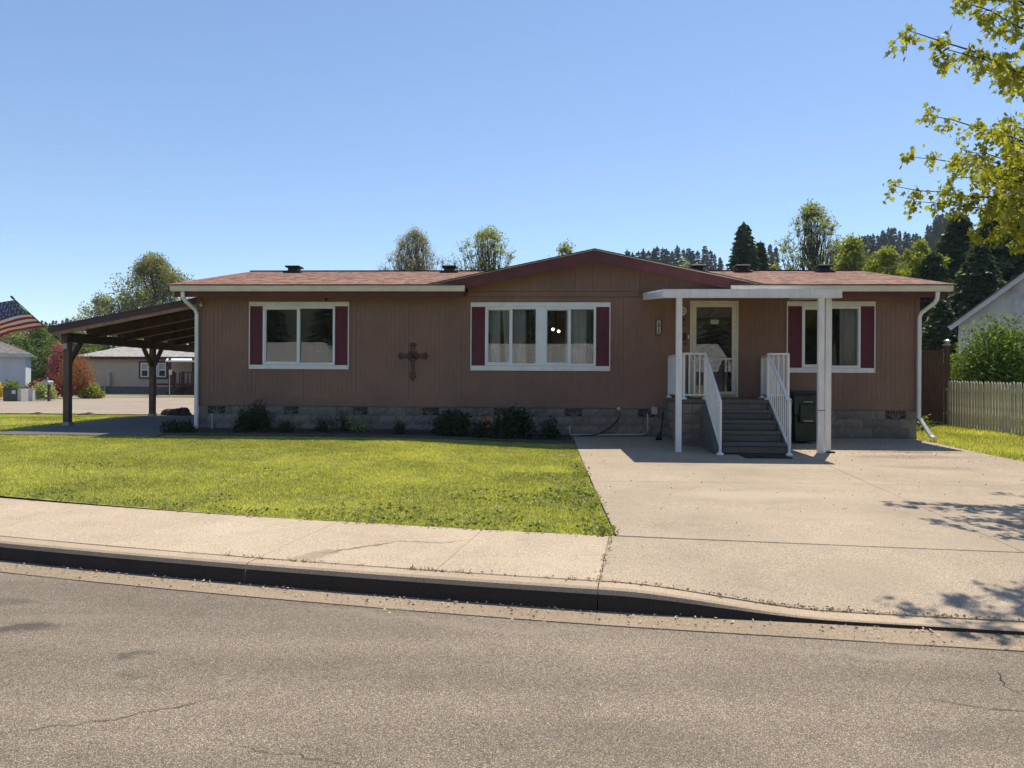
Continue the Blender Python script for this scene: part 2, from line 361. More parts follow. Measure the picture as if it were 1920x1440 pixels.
LEAF = dict(
    quad=(np.array([(0, 0, 0), (.5, .32, .06), (1, 0, 0), (.5, -.32, .06)]), np.array([(0, 1, 2), (0, 2, 3)])),
    tri=(np.array([(0, -.12, 0), (0, .12, 0), (1, 0, 0)]), np.array([(0, 1, 2)])),
    maple=(np.array([(0, 0, 0), (.1, .42, .08), (.38, .28, .06), (.55, .56, .12), (.62, .2, .05), (1.05, 0, -.08), (.62, -.2, .05), (.55, -.56, .12), (.38, -.28, .06), (.1, -.42, .08), (.4, 0, 0)]),
           np.array([(10, 0, 1), (10, 1, 2), (10, 2, 3), (10, 3, 4), (10, 4, 5), (10, 5, 6), (10, 6, 7), (10, 7, 8), (10, 8, 9), (10, 9, 0)])))
def frames(n, D=None, rng=RNG, droop=0):
    "random leaf frames: U along the leaf, V across, N normal"
    if D is None: D = rng.normal(size=(n, 3))
    D = D + np.array([0, 0, -droop]); U = D / (np.linalg.norm(D, axis=1, keepdims=True) + 1e-9)
    T = rng.normal(size=(n, 3)); V = np.cross(U, T); V /= np.linalg.norm(V, axis=1, keepdims=True) + 1e-9
    return U, V, np.cross(U, V)
def leaf_mesh(name, P, size, mat, kind='quad', D=None, tint=None, parent=None, rng=RNG, droop=0):
    n = len(P); T, F = LEAF[kind]; U, V, N = frames(n, D, rng, droop); s = np.broadcast_to(np.asarray(size), (n,))[:, None, None]
    X = P[:, None, :] + s * (T[None, :, 0:1] * U[:, None, :] + T[None, :, 1:2] * V[:, None, :] + T[None, :, 2:3] * N[:, None, :])
    k = len(T); FF = (F[None] + (np.arange(n) * k)[:, None, None]).reshape(-1, F.shape[1])
    if tint is None: tint = rng.random(n)
    return np_mesh(name, X.reshape(-1, 3), FF, mat, np.repeat(np.clip(tint, 0, 1), k), parent)

# ================================================================= the ground
_CX = np.array([-60, -40, -26, -18, -12, -8, -4.77, -1.51, .39, 1.9, 3.07, 6, 12, 30, 60.]); _CY = np.array([46, 28, 16.8, 11.6, 8.6, 7.02, 6.05, 5.31, 4.98, 4.79, 4.65, 4.38, 4.1, 3.7, 3.4])
_CT = np.gradient(_CY, _CX)
def curb_y(x):
    x = np.asarray(x, float); i = np.clip(np.searchsorted(_CX, x) - 1, 0, len(_CX) - 2); h = _CX[i + 1] - _CX[i]; t = (x - _CX[i]) / h
    return (2 * t**3 - 3 * t**2 + 1) * _CY[i] + (t**3 - 2 * t**2 + t) * h * _CT[i] + (-2 * t**3 + 3 * t**2) * _CY[i + 1] + (t**3 - t**2) * h * _CT[i + 1]
def curb_pt(x, w):
    "point w metres behind the kerb face, square to the kerb, for kerb abscissa x"
    y = curb_y(x); s = (curb_y(np.asarray(x) + .05) - curb_y(np.asarray(x) - .05)) / .1; k = 1 / np.sqrt(1 + s * s)
    return x - w * s * k, y + w * k
def sm(a, b, x):
    t = np.clip((np.asarray(x, float) - a) / (b - a), 0, 1); return t * t * (3 - 2 * t)
def curb_h(x): return .16 - .122 * sm(.45, 2.0, x) + .122 * sm(8.3, 9.6, x)
WALK_W = 1.5
def walk_back(x):
    xs = np.linspace(-60, 60, 1500); bx, by = curb_pt(xs, WALK_W); return np.interp(x, bx, by)
def lot_z(x, y):
    d = np.interp(y, [5.5, 6.3, 11.8, 13.4, 16, 20, 23, 60], [.2, .21, .262, .3, .385, .44, .4, .4])
    b = .095 * sm(.7, -3.5, x) if False else .095 * (1 - sm(-3.5, .7, x))
    return d + b * sm(6.6, 13, y) * (1 - sm(19, 23, y))
def walk_z(x, t): h = curb_h(x) + .008; return h + t * (.205 - h)

def patch(P, nu, nv, skirt=.06, name='slab', mat='walk', parent=None, jag=0):
    "slab from a mapping P(u,v)->(x,y,z): top grid plus skirt"
    u, v = np.meshgrid(np.linspace(0, 1, nu + 1), np.linspace(0, 1, nv + 1), indexing='ij')
    x, y, z = P(u, v); V = [(a, b, c) for a, b, c in zip(x.ravel(), y.ravel(), z.ravel())]
    idx = lambda i, j: i * (nv + 1) + j; mb = MB(); n = len(V)
    F = [(idx(i, j), idx(i + 1, j), idx(i + 1, j + 1), idx(i, j + 1)) for i in range(nu) for j in range(nv)]
    ring = [idx(i, 0) for i in range(nu)] + [idx(nu, j) for j in range(nv)] + [idx(i, nv) for i in range(nu, 0, -1)] + [idx(0, j) for j in range(nv, 0, -1)]
    mid = np.array([x.mean(), y.mean()])
    m = len(ring); ext1 = []; ext2 = []
    for r_ in ring:
        ax, ay, az = V[r_]; d = np.array([ax, ay]) - mid; d /= np.linalg.norm(d)
        ext1.append((ax + d[0] * .005, ay + d[1] * .005, az - .006)); ext2.append((ax + d[0] * .005, ay + d[1] * .005, az - skirt))
    V2 = V + ext1 + ext2
    for k in range(m):
        k2 = (k + 1) % m
        F.append((ring[k2], ring[k], n + k, n + k2)); F.append((n + k2, n + k, n + m + k, n + m + k2))
    mb.add(V2, F); return mb.build(name, mat, parent)
def sheet(name, xs, ys, zf, mat, kind='structure', parent=None):
    "grid sheet; ys may be a function of x"
    V = []; ny = None
    for x in xs:
        yy = ys(x) if callable(ys) else ys; ny = len(yy)
        V += [(x, y, float(zf(x, y))) for y in yy]
    F = [(i * ny + j, (i + 1) * ny + j, (i + 1) * ny + j + 1, i * ny + j + 1) for i in range(len(xs) - 1) for j in range(ny - 1)]
    mb = MB(); mb.add(V, F); o = mb.build(name, mat, parent); o['kind'] = kind; return o

def hill_z(x, y):
    "wooded hills north, rising to the right; flat valley floor in front"
    r = np.exp(-((x - 190) / 95.)**2) * 62 + np.exp(-((x - 55) / 60.)**2) * 15 + np.exp(-((x + 200) / 110.)**2) * 9 + 3
    f = sm(120, 290, y) * r
    return f + 34 * (1 - sm(-190, -55, y))
def ground_z(x, y):
    near = -.1 + .48 * sm(23.5, 30, y) if False else np.where(np.asarray(y) > 24, .36, -.1)
    return near + hill_z(x, y)
gx = sorted(set(list(np.linspace(-900, 900, 61)) + list(np.linspace(-90, 90, 31))))
gy = sorted(set(list(np.linspace(-700, 1100, 61)) + list(np.linspace(-60, 60, 25)) + [23.9, 24.1]))
sheet('ground', gx, gy, ground_z, 'forest_floor')
xs_r = sorted(set(list(np.linspace(-60, 60, 121)) + list(np.linspace(-6, 9, 61))))
PAN = .3
sheet('road', xs_r, lambda x: [-30, -6, 0, 2, float(curb_pt(x, -PAN)[1]) + .03], lambda x, y: 0.0, 'asphalt')
def pan_z(x, w): return .004 + .014 * (1 - abs(w) / PAN) * 0 + (-.0)
pan = struct(bpy.data.objects.new('gutter', None)); COL.objects.link(pan); attach(pan, None)
kerb = struct(bpy.data.objects.new('kerb', None)); COL.objects.link(kerb); attach(kerb, None)
walk = struct(bpy.data.objects.new('sidewalk', None)); COL.objects.link(walk); attach(walk, None)
drive = struct(bpy.data.objects.new('driveway', None)); COL.objects.link(drive); attach(drive, None)
joints = [.39 - .0, -.83, -2.32, -3.81, -5.3, -6.8, -8.3, -9.8, -11.3]
right_j = [.39, 4.05, 8.25, 9.7, 11.2]
def strip(x0, x1, w0, w1, zf, name, mat, parent, nu=14, nv=3, g=.006):
    def P(u, v):
        xk = x0 + g + (x1 - x0 - 2 * g) * u; w = w0 + g + (w1 - w0 - 2 * g) * v
        x, y = curb_pt(xk, w); return x, y, zf(xk, (w - w0) / (w1 - w0)) + .0 * u
    return patch(P, nu, nv, .1, name, mat, parent)
segs = [(a, b) for a, b in zip(joints[1:], joints[:-1])] + list(zip(right_j[:-1], right_j[1:]))
for a, b in segs:                                           # pavement slabs between scored joints
    strip(a, b, .155, WALK_W, lambda x, t: walk_z(x, t), 'slab', 'walk' if b < 4 and a < .3 else 'drive', walk, 24, 6)
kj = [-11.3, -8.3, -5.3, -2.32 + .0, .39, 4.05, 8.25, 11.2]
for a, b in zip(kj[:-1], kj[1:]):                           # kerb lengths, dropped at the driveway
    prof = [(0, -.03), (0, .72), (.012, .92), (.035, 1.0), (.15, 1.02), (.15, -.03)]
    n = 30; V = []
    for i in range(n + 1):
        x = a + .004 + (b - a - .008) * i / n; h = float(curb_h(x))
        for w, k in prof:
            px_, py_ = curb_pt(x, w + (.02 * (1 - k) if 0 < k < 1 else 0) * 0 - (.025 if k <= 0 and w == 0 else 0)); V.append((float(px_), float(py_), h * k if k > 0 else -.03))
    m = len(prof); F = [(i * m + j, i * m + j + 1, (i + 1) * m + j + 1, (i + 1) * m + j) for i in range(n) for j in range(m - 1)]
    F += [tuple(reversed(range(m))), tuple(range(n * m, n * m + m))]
    mb = MB(); mb.add(V, F); mb.mi = [1 if (k < n * (m - 1) and k % (m - 1) == 0) else 0 for k in range(len(F))]; o = mb.build('kerb_length', ['kerb', 'kerb_face_shaded'], kerb, bevel=0)
    strip(a, b, -PAN, .02, lambda x, t: .007 + .0 * x - .003 * np.sin(t * 3.1), 'gutter_length', 'pan', pan, 24, 4, .004)
# far-left and right continuation beyond the frame
strip(-40, -11.3, .0, WALK_W, lambda x, t: .16 + .045 * t, 'slab', 'walk', walk, 60, 3)
strip(11.2, 40, .0, WALK_W, lambda x, t: .16 + .045 * t, 'slab', 'walk', walk, 40, 3)
# soil bed under joints
def drv_split(y): return 4.0 + .117 * (y - 6.18)
def slab_q(xa, xb, ya, yb, nu=10, nv=10):
    def P(u, v):
        x0 = xa(0) if callable(xa) else xa; g = .006
        yA = (lambda x: walk_back(x) + .008) if ya is None else (lambda x: ya + g + 0 * x)
        # first pass y along v, x along u
        ylo = ya if ya is not None else 6.1
        yy = ylo + (yb - ylo) * v
        xl = (xa(yy) if callable(xa) else xa) + g; xr = (xb(yy) if callable(xb) else xb) - g
        x = xl + (xr - xl) * u; y0 = yA(x); y = y0 + (yb - g - y0) * v
        return x, y, lot_z(np.maximum(x, .8), y)
    return patch(P, nu, nv, .1, 'slab', 'drive', drive)
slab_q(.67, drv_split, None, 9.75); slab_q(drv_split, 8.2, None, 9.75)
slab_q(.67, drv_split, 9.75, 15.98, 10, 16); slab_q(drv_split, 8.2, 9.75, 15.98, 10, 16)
# cracks in the asphalt
def crack(pts, w, parent, z=.004):
    p = []
    for (a, b) in zip(pts[:-1], pts[1:]):
        a = Vector((*a, z)); b = Vector((*b, z)); n = max(2, int((b - a).length / .05))
        for i in range(n): p.append(a.lerp(b, i / n) + Vector((random.gauss(0, .012), random.gauss(0, .012), 0)))
    p.append(Vector((*pts[-1], z))); V = []; F = []
    for i, q in enumerate(p):
        d = (p[min(i + 1, len(p) - 1)] - p[max(0, i - 1)]).normalized(); nrm = Vector((-d.y, d.x, 0)); ww = w * random.uniform(.3, 1) * min(1, (i + .5) / 4, (len(p) - i) / 4)
        V += [q + nrm * ww, q - nrm * ww]
    F = [(2 * i, 2 * i + 1, 2 * i + 3, 2 * i + 2) for i in range(len(p) - 1)]
    mb = MB(); mb.add(V, F); o = mb.build('crack', 'crack', parent); return o
road = bpy.data.objects['road']
crack([(-3.2, 2.95), (-2.55, 3.05), (-2.0, 3.25), (-1.55, 3.55)], .003, road); crack([(-1.35, 3.05), (-1.0, 2.98), (-.8, 2.92)], .004, road)
crack([(2.55, 4.15), (2.45, 3.85), (2.5, 3.55), (2.45, 3.25), (2.5, 3.0)], .003, road); crack([(2.45, 3.85), (2.75, 3.8), (3.1, 3.85)], .004, road)
crack([(2.5, 3.55), (2.2, 3.6), (1.95, 3.7)], .003, road); crack([(2.47, 3.55), (2.8, 3.45), (3.1, 3.4)], .004, road)

# lot: lawn soil sheet, garden bed, carport slab
def lot_ys(x):
    y0 = float(walk_back(x)) - .02; return [y0 + (23.2 - y0) * i / 24 for i in range(25)]
sheet('lawn', list(np.linspace(-40, .66, 60)), lot_ys, lambda x, y: lot_z(x, y) - .012, 'turf_base')
sheet('side_lawn', list(np.linspace(8.21, 40, 30)), lot_ys, lambda x, y: lot_z(x, y) - .012, 'turf_base')
sheet('yard', [.66, 2, 4, 6, 8.21], [15.9, 18, 20, 23.2], lambda x, y: lot_z(x, y) - .03, 'earth')
sheet('garden_bed', list(np.linspace(-7.9, .62, 30)), [14.78, 15.1, 15.5, 16.0], lambda x, y: lot_z(x, y) + .008 + .02 * vnoise(x, y, 3), 'soil')
ed = struct(bpy.data.objects.new('garden_edging', None)); COL.objects.link(ed); attach(ed, None)
for i in range(9):
    xa = -7.9 + i * .95
    patch(lambda u, v: (xa + .006 + .938 * u, 14.62 + .15 * v, lot_z(xa + .9 * u, 14.7 + 0 * v) + .03), 4, 1, .1, 'edging_length', 'edging', ed)
cs = struct(bpy.data.objects.new('carport_slab', None)); COL.objects.link(cs); attach(cs, None)
for ya, yb in ((14.3, 17.6), (17.6, 20.9), (20.9, 24)):
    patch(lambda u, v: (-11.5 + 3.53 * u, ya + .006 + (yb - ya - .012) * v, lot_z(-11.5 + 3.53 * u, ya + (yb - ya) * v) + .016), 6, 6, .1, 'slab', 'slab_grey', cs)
# cross street behind
sheet('back_street', list(np.linspace(-90, 40, 60)), [23.6, 26, 30, 35, 40, 45.2], lambda x, y: .405 + 0 * x, 'back_road')
sheet('back_kerb', list(np.linspace(-90, 40, 60)), [23.1, 23.3, 23.61], lambda x, y: .44 if y < 23.5 else .41, 'walk')
sheet('far_walk', list(np.linspace(-90, -12, 30)), [45.2, 45.25, 47.2], lambda x, y: .41 if y < 45.22 else .47, 'walk')
sheet('far_yard', list(np.linspace(-90, 90, 40)), [47.2, 60, 90], lambda x, y: .44, 'earth')
sheet('behind_road_yard', list(np.linspace(-90, 90, 10)), [-90, -30, -8], lambda x, y: .02, 'earth')

# ---------------------------------------------------------------- grass (uncountable: one object each)
def grass_patch(name, label, xr, yr, dens, mask, mat='grass', h=(.035, .07), w=.011, cat='grass', tint_bias=0):
    n = int((xr[1] - xr[0]) * (yr[1] - yr[0]) * dens)
    x = RNG.uniform(*xr, n); y = RNG.uniform(*yr, n)
    keep = mask(x, y); x, y = x[keep], y[keep]; n = len(x)
    k = .55 * vnoise(x, y, 1.1, 1) + .3 * vnoise(x, y, 4.5, 2) + .15 * vnoise(x, y, 14, 3)
    dry = np.clip((vnoise(x, y, .9, 5) - .6) * 3, 0, 1); worn = np.clip((vnoise(x, y, 1.7, 11) * .6 + vnoise(x, y, 5, 12) * .4 - .6) * 5, 0, 1)
    H = RNG.uniform(*h, n) * (.55 + .9 * k); a = RNG.uniform(0, 2 * np.pi, n); lean = RNG.uniform(.15, .8, n) * H
    z = lot_z(x, y) - .012; W = w * RNG.uniform(.6, 1.3, n)
    B = np.stack([x, y, z], 1); D = np.stack([np.cos(a), np.sin(a), 0 * a], 1); S = np.stack([-np.sin(a), np.cos(a), 0 * a], 1)
    tip = B + D * lean[:, None] + np.array([0, 0, 1]) * H[:, None]
    V = np.stack([B - S * W[:, None] / 2, B + S * W[:, None] / 2, tip], 1).reshape(-1, 3)
    H = H * (1 - .6 * worn); tip = B + D * lean[:, None] * (1 - .4 * worn)[:, None] + np.array([0, 0, 1]) * H[:, None]; V = np.stack([B - S * W[:, None] / 2, B + S * W[:, None] / 2, tip], 1).reshape(-1, 3)
    t = np.clip(.7 * (k - .5) + .36 + .75 * RNG.random(n)**1.5 - .12 + .3 * dry - .22 * worn + tint_bias, 0, 1)
    o = np_mesh(name, V, np.arange(3 * n).reshape(-1, 3), mat, np.repeat(t, 3)); tag(o, label, cat, kind='stuff'); return o
def front_mask(x, y):
    e = walk_back(x) + .015 + .05 * (vnoise(x, y, 3, 7) - .35)
    return (y > e) & (y < 14.6) & (x < .655 + .07 * (vnoise(x, y, 2.2, 8) - .4)) & ~((x > -11.52) & (y > 14.28))
grass_patch('grass', 'mown sunlit green lawn in front of the brown house', (-11.5, .75), (6.2, 14.6), 4000, front_mask, w=.012, h=(.014, .036))
grass_patch('grass', 'mown green lawn beyond the left of the carport', (-19, -11.5), (8.5, 23.1), 1500, lambda x, y: (y > walk_back(x) + .02), h=(.025, .045), w=.016)
grass_patch('grass', 'green lawn strip behind the carport slab', (-11.3, -7), (24.02, 24.4), 10, lambda x, y: y > 0)
grass_patch('grass', 'dry yellowish grass strip beside the white picket fence', (8.16, 13), (10.5, 20.3), 1500, lambda x, y: (x > 8.2 + .12 * vnoise(x, y, 2)) , h=(.03, .1), w=.013, tint_bias=.06)
# broad-leaved weeds along lawn edges and in a few patches
def weeds():
    P = []; D = []
    def clump(cx, cy, n, r):
        for _ in range(n):
            a = random.uniform(0, 6.28); q = r * math.sqrt(random.random()); x = cx + q * math.cos(a); y = cy + q * math.sin(a)
            if x > .72 or y < walk_back(x) - .04: continue
            P.append((x, y, float(lot_z(x, y)) + random.uniform(.01, .045))); b = random.uniform(0, 6.28); D.append((math.cos(b), math.sin(b), random.uniform(-.1, .5)))
    for i in range(80):
        x = random.uniform(-8, .7); clump(x, float(walk_back(x)) + random.uniform(0, .12), random.randint(4, 16), .09)
    for i in range(60): clump(.6 - abs(random.gauss(0, .12)), random.uniform(6.4, 11.5), random.randint(5, 22), .12)
    for (cx, cy, r, n) in ((-1.7, 7.3, .5, 260), (-.7, 8.3, .45, 160), (-.1, 8.1, .4, 180), (-2.2, 7.0, .4, 200), (-.5, 7.1, .35, 120), (.3, 8.6, .3, 200), (-3.6, 7.7, .3, 60), (-6.5, 10, .6, 60), (-4, 9.5, .6, 60), (.2, 10, .3, 60)): clump(cx, cy, n, r)
    o = leaf_mesh('weeds', np.array(P), RNG.uniform(.022, .05, len(P)), 'weed', 'quad', np.array(D)); tag(o, 'low broad-leaved weeds along the lawn edges', 'weeds', kind='stuff')
    P = []; D = []
    for i in range(70):                                   # tufts in the kerb joint
        x = random.choice([random.uniform(-3.2, .6), random.gauss(-2.2, .25), random.gauss(1.6, .5), random.gauss(-.8, .1)]); bx, by = curb_pt(x, .155 + random.gauss(0, .008)); z = float(walk_z(x, 0))
        for k in range(random.randint(2, 7)): P.append((bx + random.gauss(0, .015), by, z - .005)); D.append((random.gauss(0, .7), random.gauss(0, .5), random.uniform(.2, 1)))
    for i in range(30):
        y = random.uniform(5.15, 6.4); xk = .39 + .165 * (y - 5.0)
        for k in range(3): P.append((xk + random.gauss(0, .01), y, float(walk_z(.39, (y - 5) / 1.5)) - .005)); D.append((random.gauss(0, .7), random.gauss(0, .5), random.uniform(.2, .8)))
    o = leaf_mesh('joint_weeds', np.array(P), RNG.uniform(.02, .05, len(P)), 'litter_tan', 'tri', np.array(D)); tag(o, 'dry little weed tufts in the kerb joint', 'weeds', kind='stuff')
    P = []
    for i in range(3400):
        k = random.random()
        if k < .6: x = min(9.4, random.uniform(4.6, 9.4)); y = 15.8 - abs(random.gauss(0, 1.5)); P.append((x, y, float(lot_z(x, y)) + .006))
        elif k < .72: x = random.gauss(2.5, 1.3); bx, by = curb_pt(x, .165 + abs(random.gauss(0, .02))); P.append((float(bx), float(by), float(walk_z(x, 0)) + .008))
        elif k < .9: x = random.uniform(-5.5, 4); bx, by = curb_pt(x, -abs(random.gauss(.0, .16)) - .03); P.append((float(bx), float(by), .018))
        else: x = random.uniform(.8, 8); y = random.uniform(6.5, 13); P.append((x, y, float(lot_z(x, y)) + .006))
    P = np.array(P); D = RNG.normal(size=P.shape); D[:, 2] *= .15
    U = leaf_mesh('leaf_litter', P, RNG.uniform(.01, .03, len(P)), 'litter_tan', 'quad', D); tag(U, 'scattered dry leaf bits on the driveway and gutter', 'litter', kind='stuff')
weeds()

# ================================================================= the brown house
W0, XL, XR, ZB, ZT = 16.0, -7.95, 8.26, 1.01, 3.62
house = thing('house', 'brown single-storey manufactured house with maroon shutters and front gable', 'house', (0, 16, .4))
OPEN = [(-6.41, -4.74, 1.95, 3.29), (-1.31, 1.18, 1.95, 3.28), (5.72, 6.99, 1.94, 3.30), (3.3, 4.3, 1.29, 3.38)]
def cells(x0, x1, z0, z1, opens):
    "rectangle minus openings, cut into x-columns"
    xs = sorted({x0, x1, *[o[k] for o in opens for k in (0, 1) if x0 < o[k] < x1]}); out = []
    for a, b in zip(xs[:-1], xs[1:]):
        segs_ = [(z0, z1)]
        for o in opens:
            if o[0] < b - 1e-6 and o[1] > a + 1e-6:
                segs_ = [s for (p, q) in segs_ for s in ((p, min(q, o[2])), (max(p, o[3]), q)) if s[1] - s[0] > 1e-4]
        out += [(a, b, p, q) for p, q in segs_]
    return out
mb = MB()
for a, b, p, q in cells(XL, XR, ZB, ZT, OPEN): mb.box(a, b, W0 + .02, W0 + .13, p, q)
mb.build('wall', 'interior', house)
mb = MB(); mb.box(XL, XL + .12, W0 + .131, 24.1, ZB, ZT); mb.box(XR - .12, XR, W0 + .131, 24.1, ZB, ZT); mb.box(XL, XR, 24.102, 24.2, ZB, ZT)
for xx in (XL, XR):                                       # gable ends under the roof
    mb.add([(xx, 16.1, ZT + .002), (xx, 24.1, ZT + .002), (xx, 20.1, 4.5)], [(0, 1, 2)])
mb.build('wall', 'siding', house)
mb = MB(); mb.box(XL + .13, XR - .13, W0 + .14, 24.09, 1.2, 1.25); mb.build('floor', 'interior_floor', house)
mb = MB(); mb.box(XL + .13, XR - .13, W0 + .14, 24.09, 3.5, 3.54); mb.build('ceiling', 'interior', house)
mb = MB(); mb.box(XL + .13, XR - .13, 19.6, 19.68, 1.25, 3.5)
for xx in (-3.9, 2.6, 4.95): mb.box(xx, xx + .08, W0 + .14, 19.59, 1.26, 3.49)
mb.build('partition', 'interior', house)
seams = [XL + .09] + [-6.68 + 1.21 * k for k in range(12)] + [XR - .09]
def siding_panel(x0, x1, z0, z1, opens, y=W0, pitch=.1008, top=None, name='siding_panel'):
    V = MB(); n = max(1, round((x1 - x0) / pitch)); gw, gd = .005, .005
    x0 += .003; x1 -= .003
    edges = [x0 + (x1 - x0) * i / n for i in range(n + 1)]
    for i in range(n):
        a, b = edges[i] + (gw / 2 if i else 0), edges[i + 1] - (gw / 2 if i < n - 1 else 0)
        for (p, q, r_, s_) in cells(a, b, z0, z1, opens):
            t0, t1 = (top(p), top(q)) if top else (s_, s_)
            if top and s_ < z1 - 1e-6: t0 = t1 = s_
            V.add([(p, y, r_), (q, y, r_), (q, y, t1), (p, y, t0), (p, y + .018, r_), (q, y + .018, r_), (q, y + .018, t1), (p, y + .018, t0)], [(0, 1, 2, 3), (0, 4, 5, 1), (3, 2, 6, 7), (0, 3, 7, 4), (1, 5, 6, 2)])
        if i < n - 1:
            for (p, q, r_, s_) in cells(b, b + gw, z0, z1, opens):
                t0, t1 = (top(p), top(q)) if top else (s_, s_)
                V.add([(p, y + gd, r_), (q, y + gd, r_), (q, y + gd, t1), (p, y + gd, t0)], [(0, 1, 2, 3)])
    return V.build(name, 'siding', house)
for a, b in zip(seams[:-1], seams[1:]):
    cov = [o for o in OPEN if o[0] <= a and o[1] >= b]
    if cov: siding_panel(a, b, 1.192, cov[0][2], []); siding_panel(a, b, cov[0][3], ZT - .005, [])
    else: siding_panel(a, b, 1.192, ZT - .005, OPEN)
mb = MB()
for a, b in zip([XL] + [-1.7, 4.9], [-1.704, 4.896, XR]): mb.box(a, b, W0 - .004, W0 + .018, ZB, 1.19)
mb.build('skirt_board', 'siding', house, bevel=.003)
for a, b in ((XL - .012, XL + .088), (XR - .088, XR + .012)): MB().box(a, b, W0 - .012, W0 + .14, ZB, 3.56).build('corner_board', 'siding', house, bevel=.003)
# front gable
GX, GZ, GS = 1.11, 4.475, .2105                            # ridge x, ridge z at the fascia top, slope
gz = lambda x: GZ - GS * abs(x - GX)
gt = lambda x: gz(x) - .14
gx_ = [-1.72, -.505, .705, GX, 2.13]
for a, b in zip(gx_[:-1], gx_[1:]): siding_panel(a, b, ZT + .006, 5, [], y=W0 - .03, top=gt)
siding_panel(2.14, 3.35, ZT + .006, 5, [], y=W0 + .002, top=gt); siding_panel(3.35, 4.3, ZT + .006, 5, [], y=W0 + .002, top=gt)
MB().box(-1.72, 2.128, W0 - .042, W0 + .0, 3.508, ZT - .0).build('belt_board', 'siding', house, bevel=.003)
MB().box(2.06, 2.138, W0 - .046, W0 + .01, ZT + .002, gt(2.1) - .005).build('corner_board', 'siding', house, bevel=.003)
mb = MB(); FY = 15.58
for sgn in (-1, 1):
    xe = GX + sgn * 3.62
    p = [(GX, GZ), (xe, gz(xe)), (xe, gz(xe) - .2), (GX, GZ - .235)]
    if sgn < 0: p = [(GX - .001, GZ), (xe, gz(xe)), (xe, gz(xe) - .1), (GX - 2.85, gz(GX - 2.85) - .235), (GX - .001, GZ - .235)]
    else: p = [(GX + .001, GZ), (GX + .001, GZ - .235), (xe - .4, gz(xe - .4) - .235), (xe, gz(xe) - .1), (xe, gz(xe))]
    mb2 = MB(); mb2.prism(p, FY, FY + .03); mb2.build('rake_board', 'maroon_trim', house)
    d = MB(); d.prism([(GX, GZ + .004), (xe, gz(xe) + .004), (xe, gz(xe) + .034), (GX, GZ + .034)][::sgn], FY - .012, FY + .03); d.build('drip_edge', 'cream_metal', house)
    s = MB(); s.add([(GX, FY + .031, GZ - .12), (xe, FY + .031, gz(xe) - .12), (xe, W0 + .02, gz(xe) - .12), (GX, W0 + .02, GZ - .12)], [(0, 1, 2, 3)]); s.build('soffit', 'siding', house)
# main eave: soffit, fascia, gutters, downspouts
for xa, xb in ((-8.3, -1.76), (4.0, 8.62)):
    MB().box(xa, xb, 15.62, 15.65, 3.455, 3.60).build('fascia', 'maroon_trim', house, bevel=.003)
    MB().box(xa, xb, 15.652, W0 - .001, 3.515, 3.535).build('soffit', 'maroon_trim', house)
def gutter(xa, xb):
    prof = [(15.615, 3.575), (15.53, 3.575), (15.52, 3.6), (15.505, 3.655), (15.495, 3.66), (15.495, 3.70), (15.505, 3.70), (15.51, 3.67), (15.53, 3.59), (15.6, 3.59), (15.6, 3.7), (15.615, 3.7)]
    n = len(prof); V = [(x, y, z) for x in (xa, xb) for y, z in prof]
    g = MB(); g.add(V, [(i, (i + 1) % n, (i + 1) % n + n, i + n) for i in range(n)] + [tuple(range(6)) + (), tuple(reversed(range(n, n + 6)))])
    g.add([(xa, y, z) for y, z in ((15.5, 3.58), (15.61, 3.58), (15.61, 3.695), (15.5, 3.695))], [(0, 1, 2, 3)]); g.add([(xb, y, z) for y, z in ((15.5, 3.58), (15.61, 3.58), (15.61, 3.695), (15.5, 3.695))], [(3, 2, 1, 0)])
    return g.build('gutter', 'cream_metal', house)
gutter(-8.36, -1.73); gutter(4.04, 8.72)
def downspout(pts, w=.075, d=.06):
    g = MB()
    V = []; n = 4; P = [Vector(p) for p in pts]
    for i, p in enumerate(P):
        t = (P[min(i + 1, len(P) - 1)] - P[max(i - 1, 0)]).normalized(); f = Vector((0, -1, 0)); f = (f - t * f.dot(t)).normalized(); r_ = t.cross(f)
        V += [p + r_ * (w / 2) + f * (d / 2), p - r_ * (w / 2) + f * (d / 2), p - r_ * (w / 2) - f * (d / 2), p + r_ * (w / 2) - f * (d / 2)]
    F = [(i * 4 + k, i * 4 + (k + 1) % 4, (i + 1) * 4 + (k + 1) % 4, (i + 1) * 4 + k) for i in range(len(P) - 1) for k in range(4)] + [(3, 2, 1, 0), tuple(range(len(V) - 4, len(V)))]
    g.add(V, F); return g.build('downspout', 'white_metal', house, bevel=.006)
downspout([(-8.07, 15.56, 3.57), (-8.07, 15.57, 3.46), (-8.05, 15.66, 3.36), (-7.95, 15.88, 3.2), (-7.93, 15.93, 3.1), (-7.93, 15.93, .52), (-7.93, 15.85, .44)])
downspout([(8.42, 15.56, 3.57), (8.42, 15.58, 3.43), (8.4, 15.64, 3.34), (8.25, 15.88, 3.15), (8.23, 15.93, 3.05), (8.23, 15.93, .86), (8.25, 15.86, .78), (8.33, 15.6, .46), (8.36, 15.5, .44)])
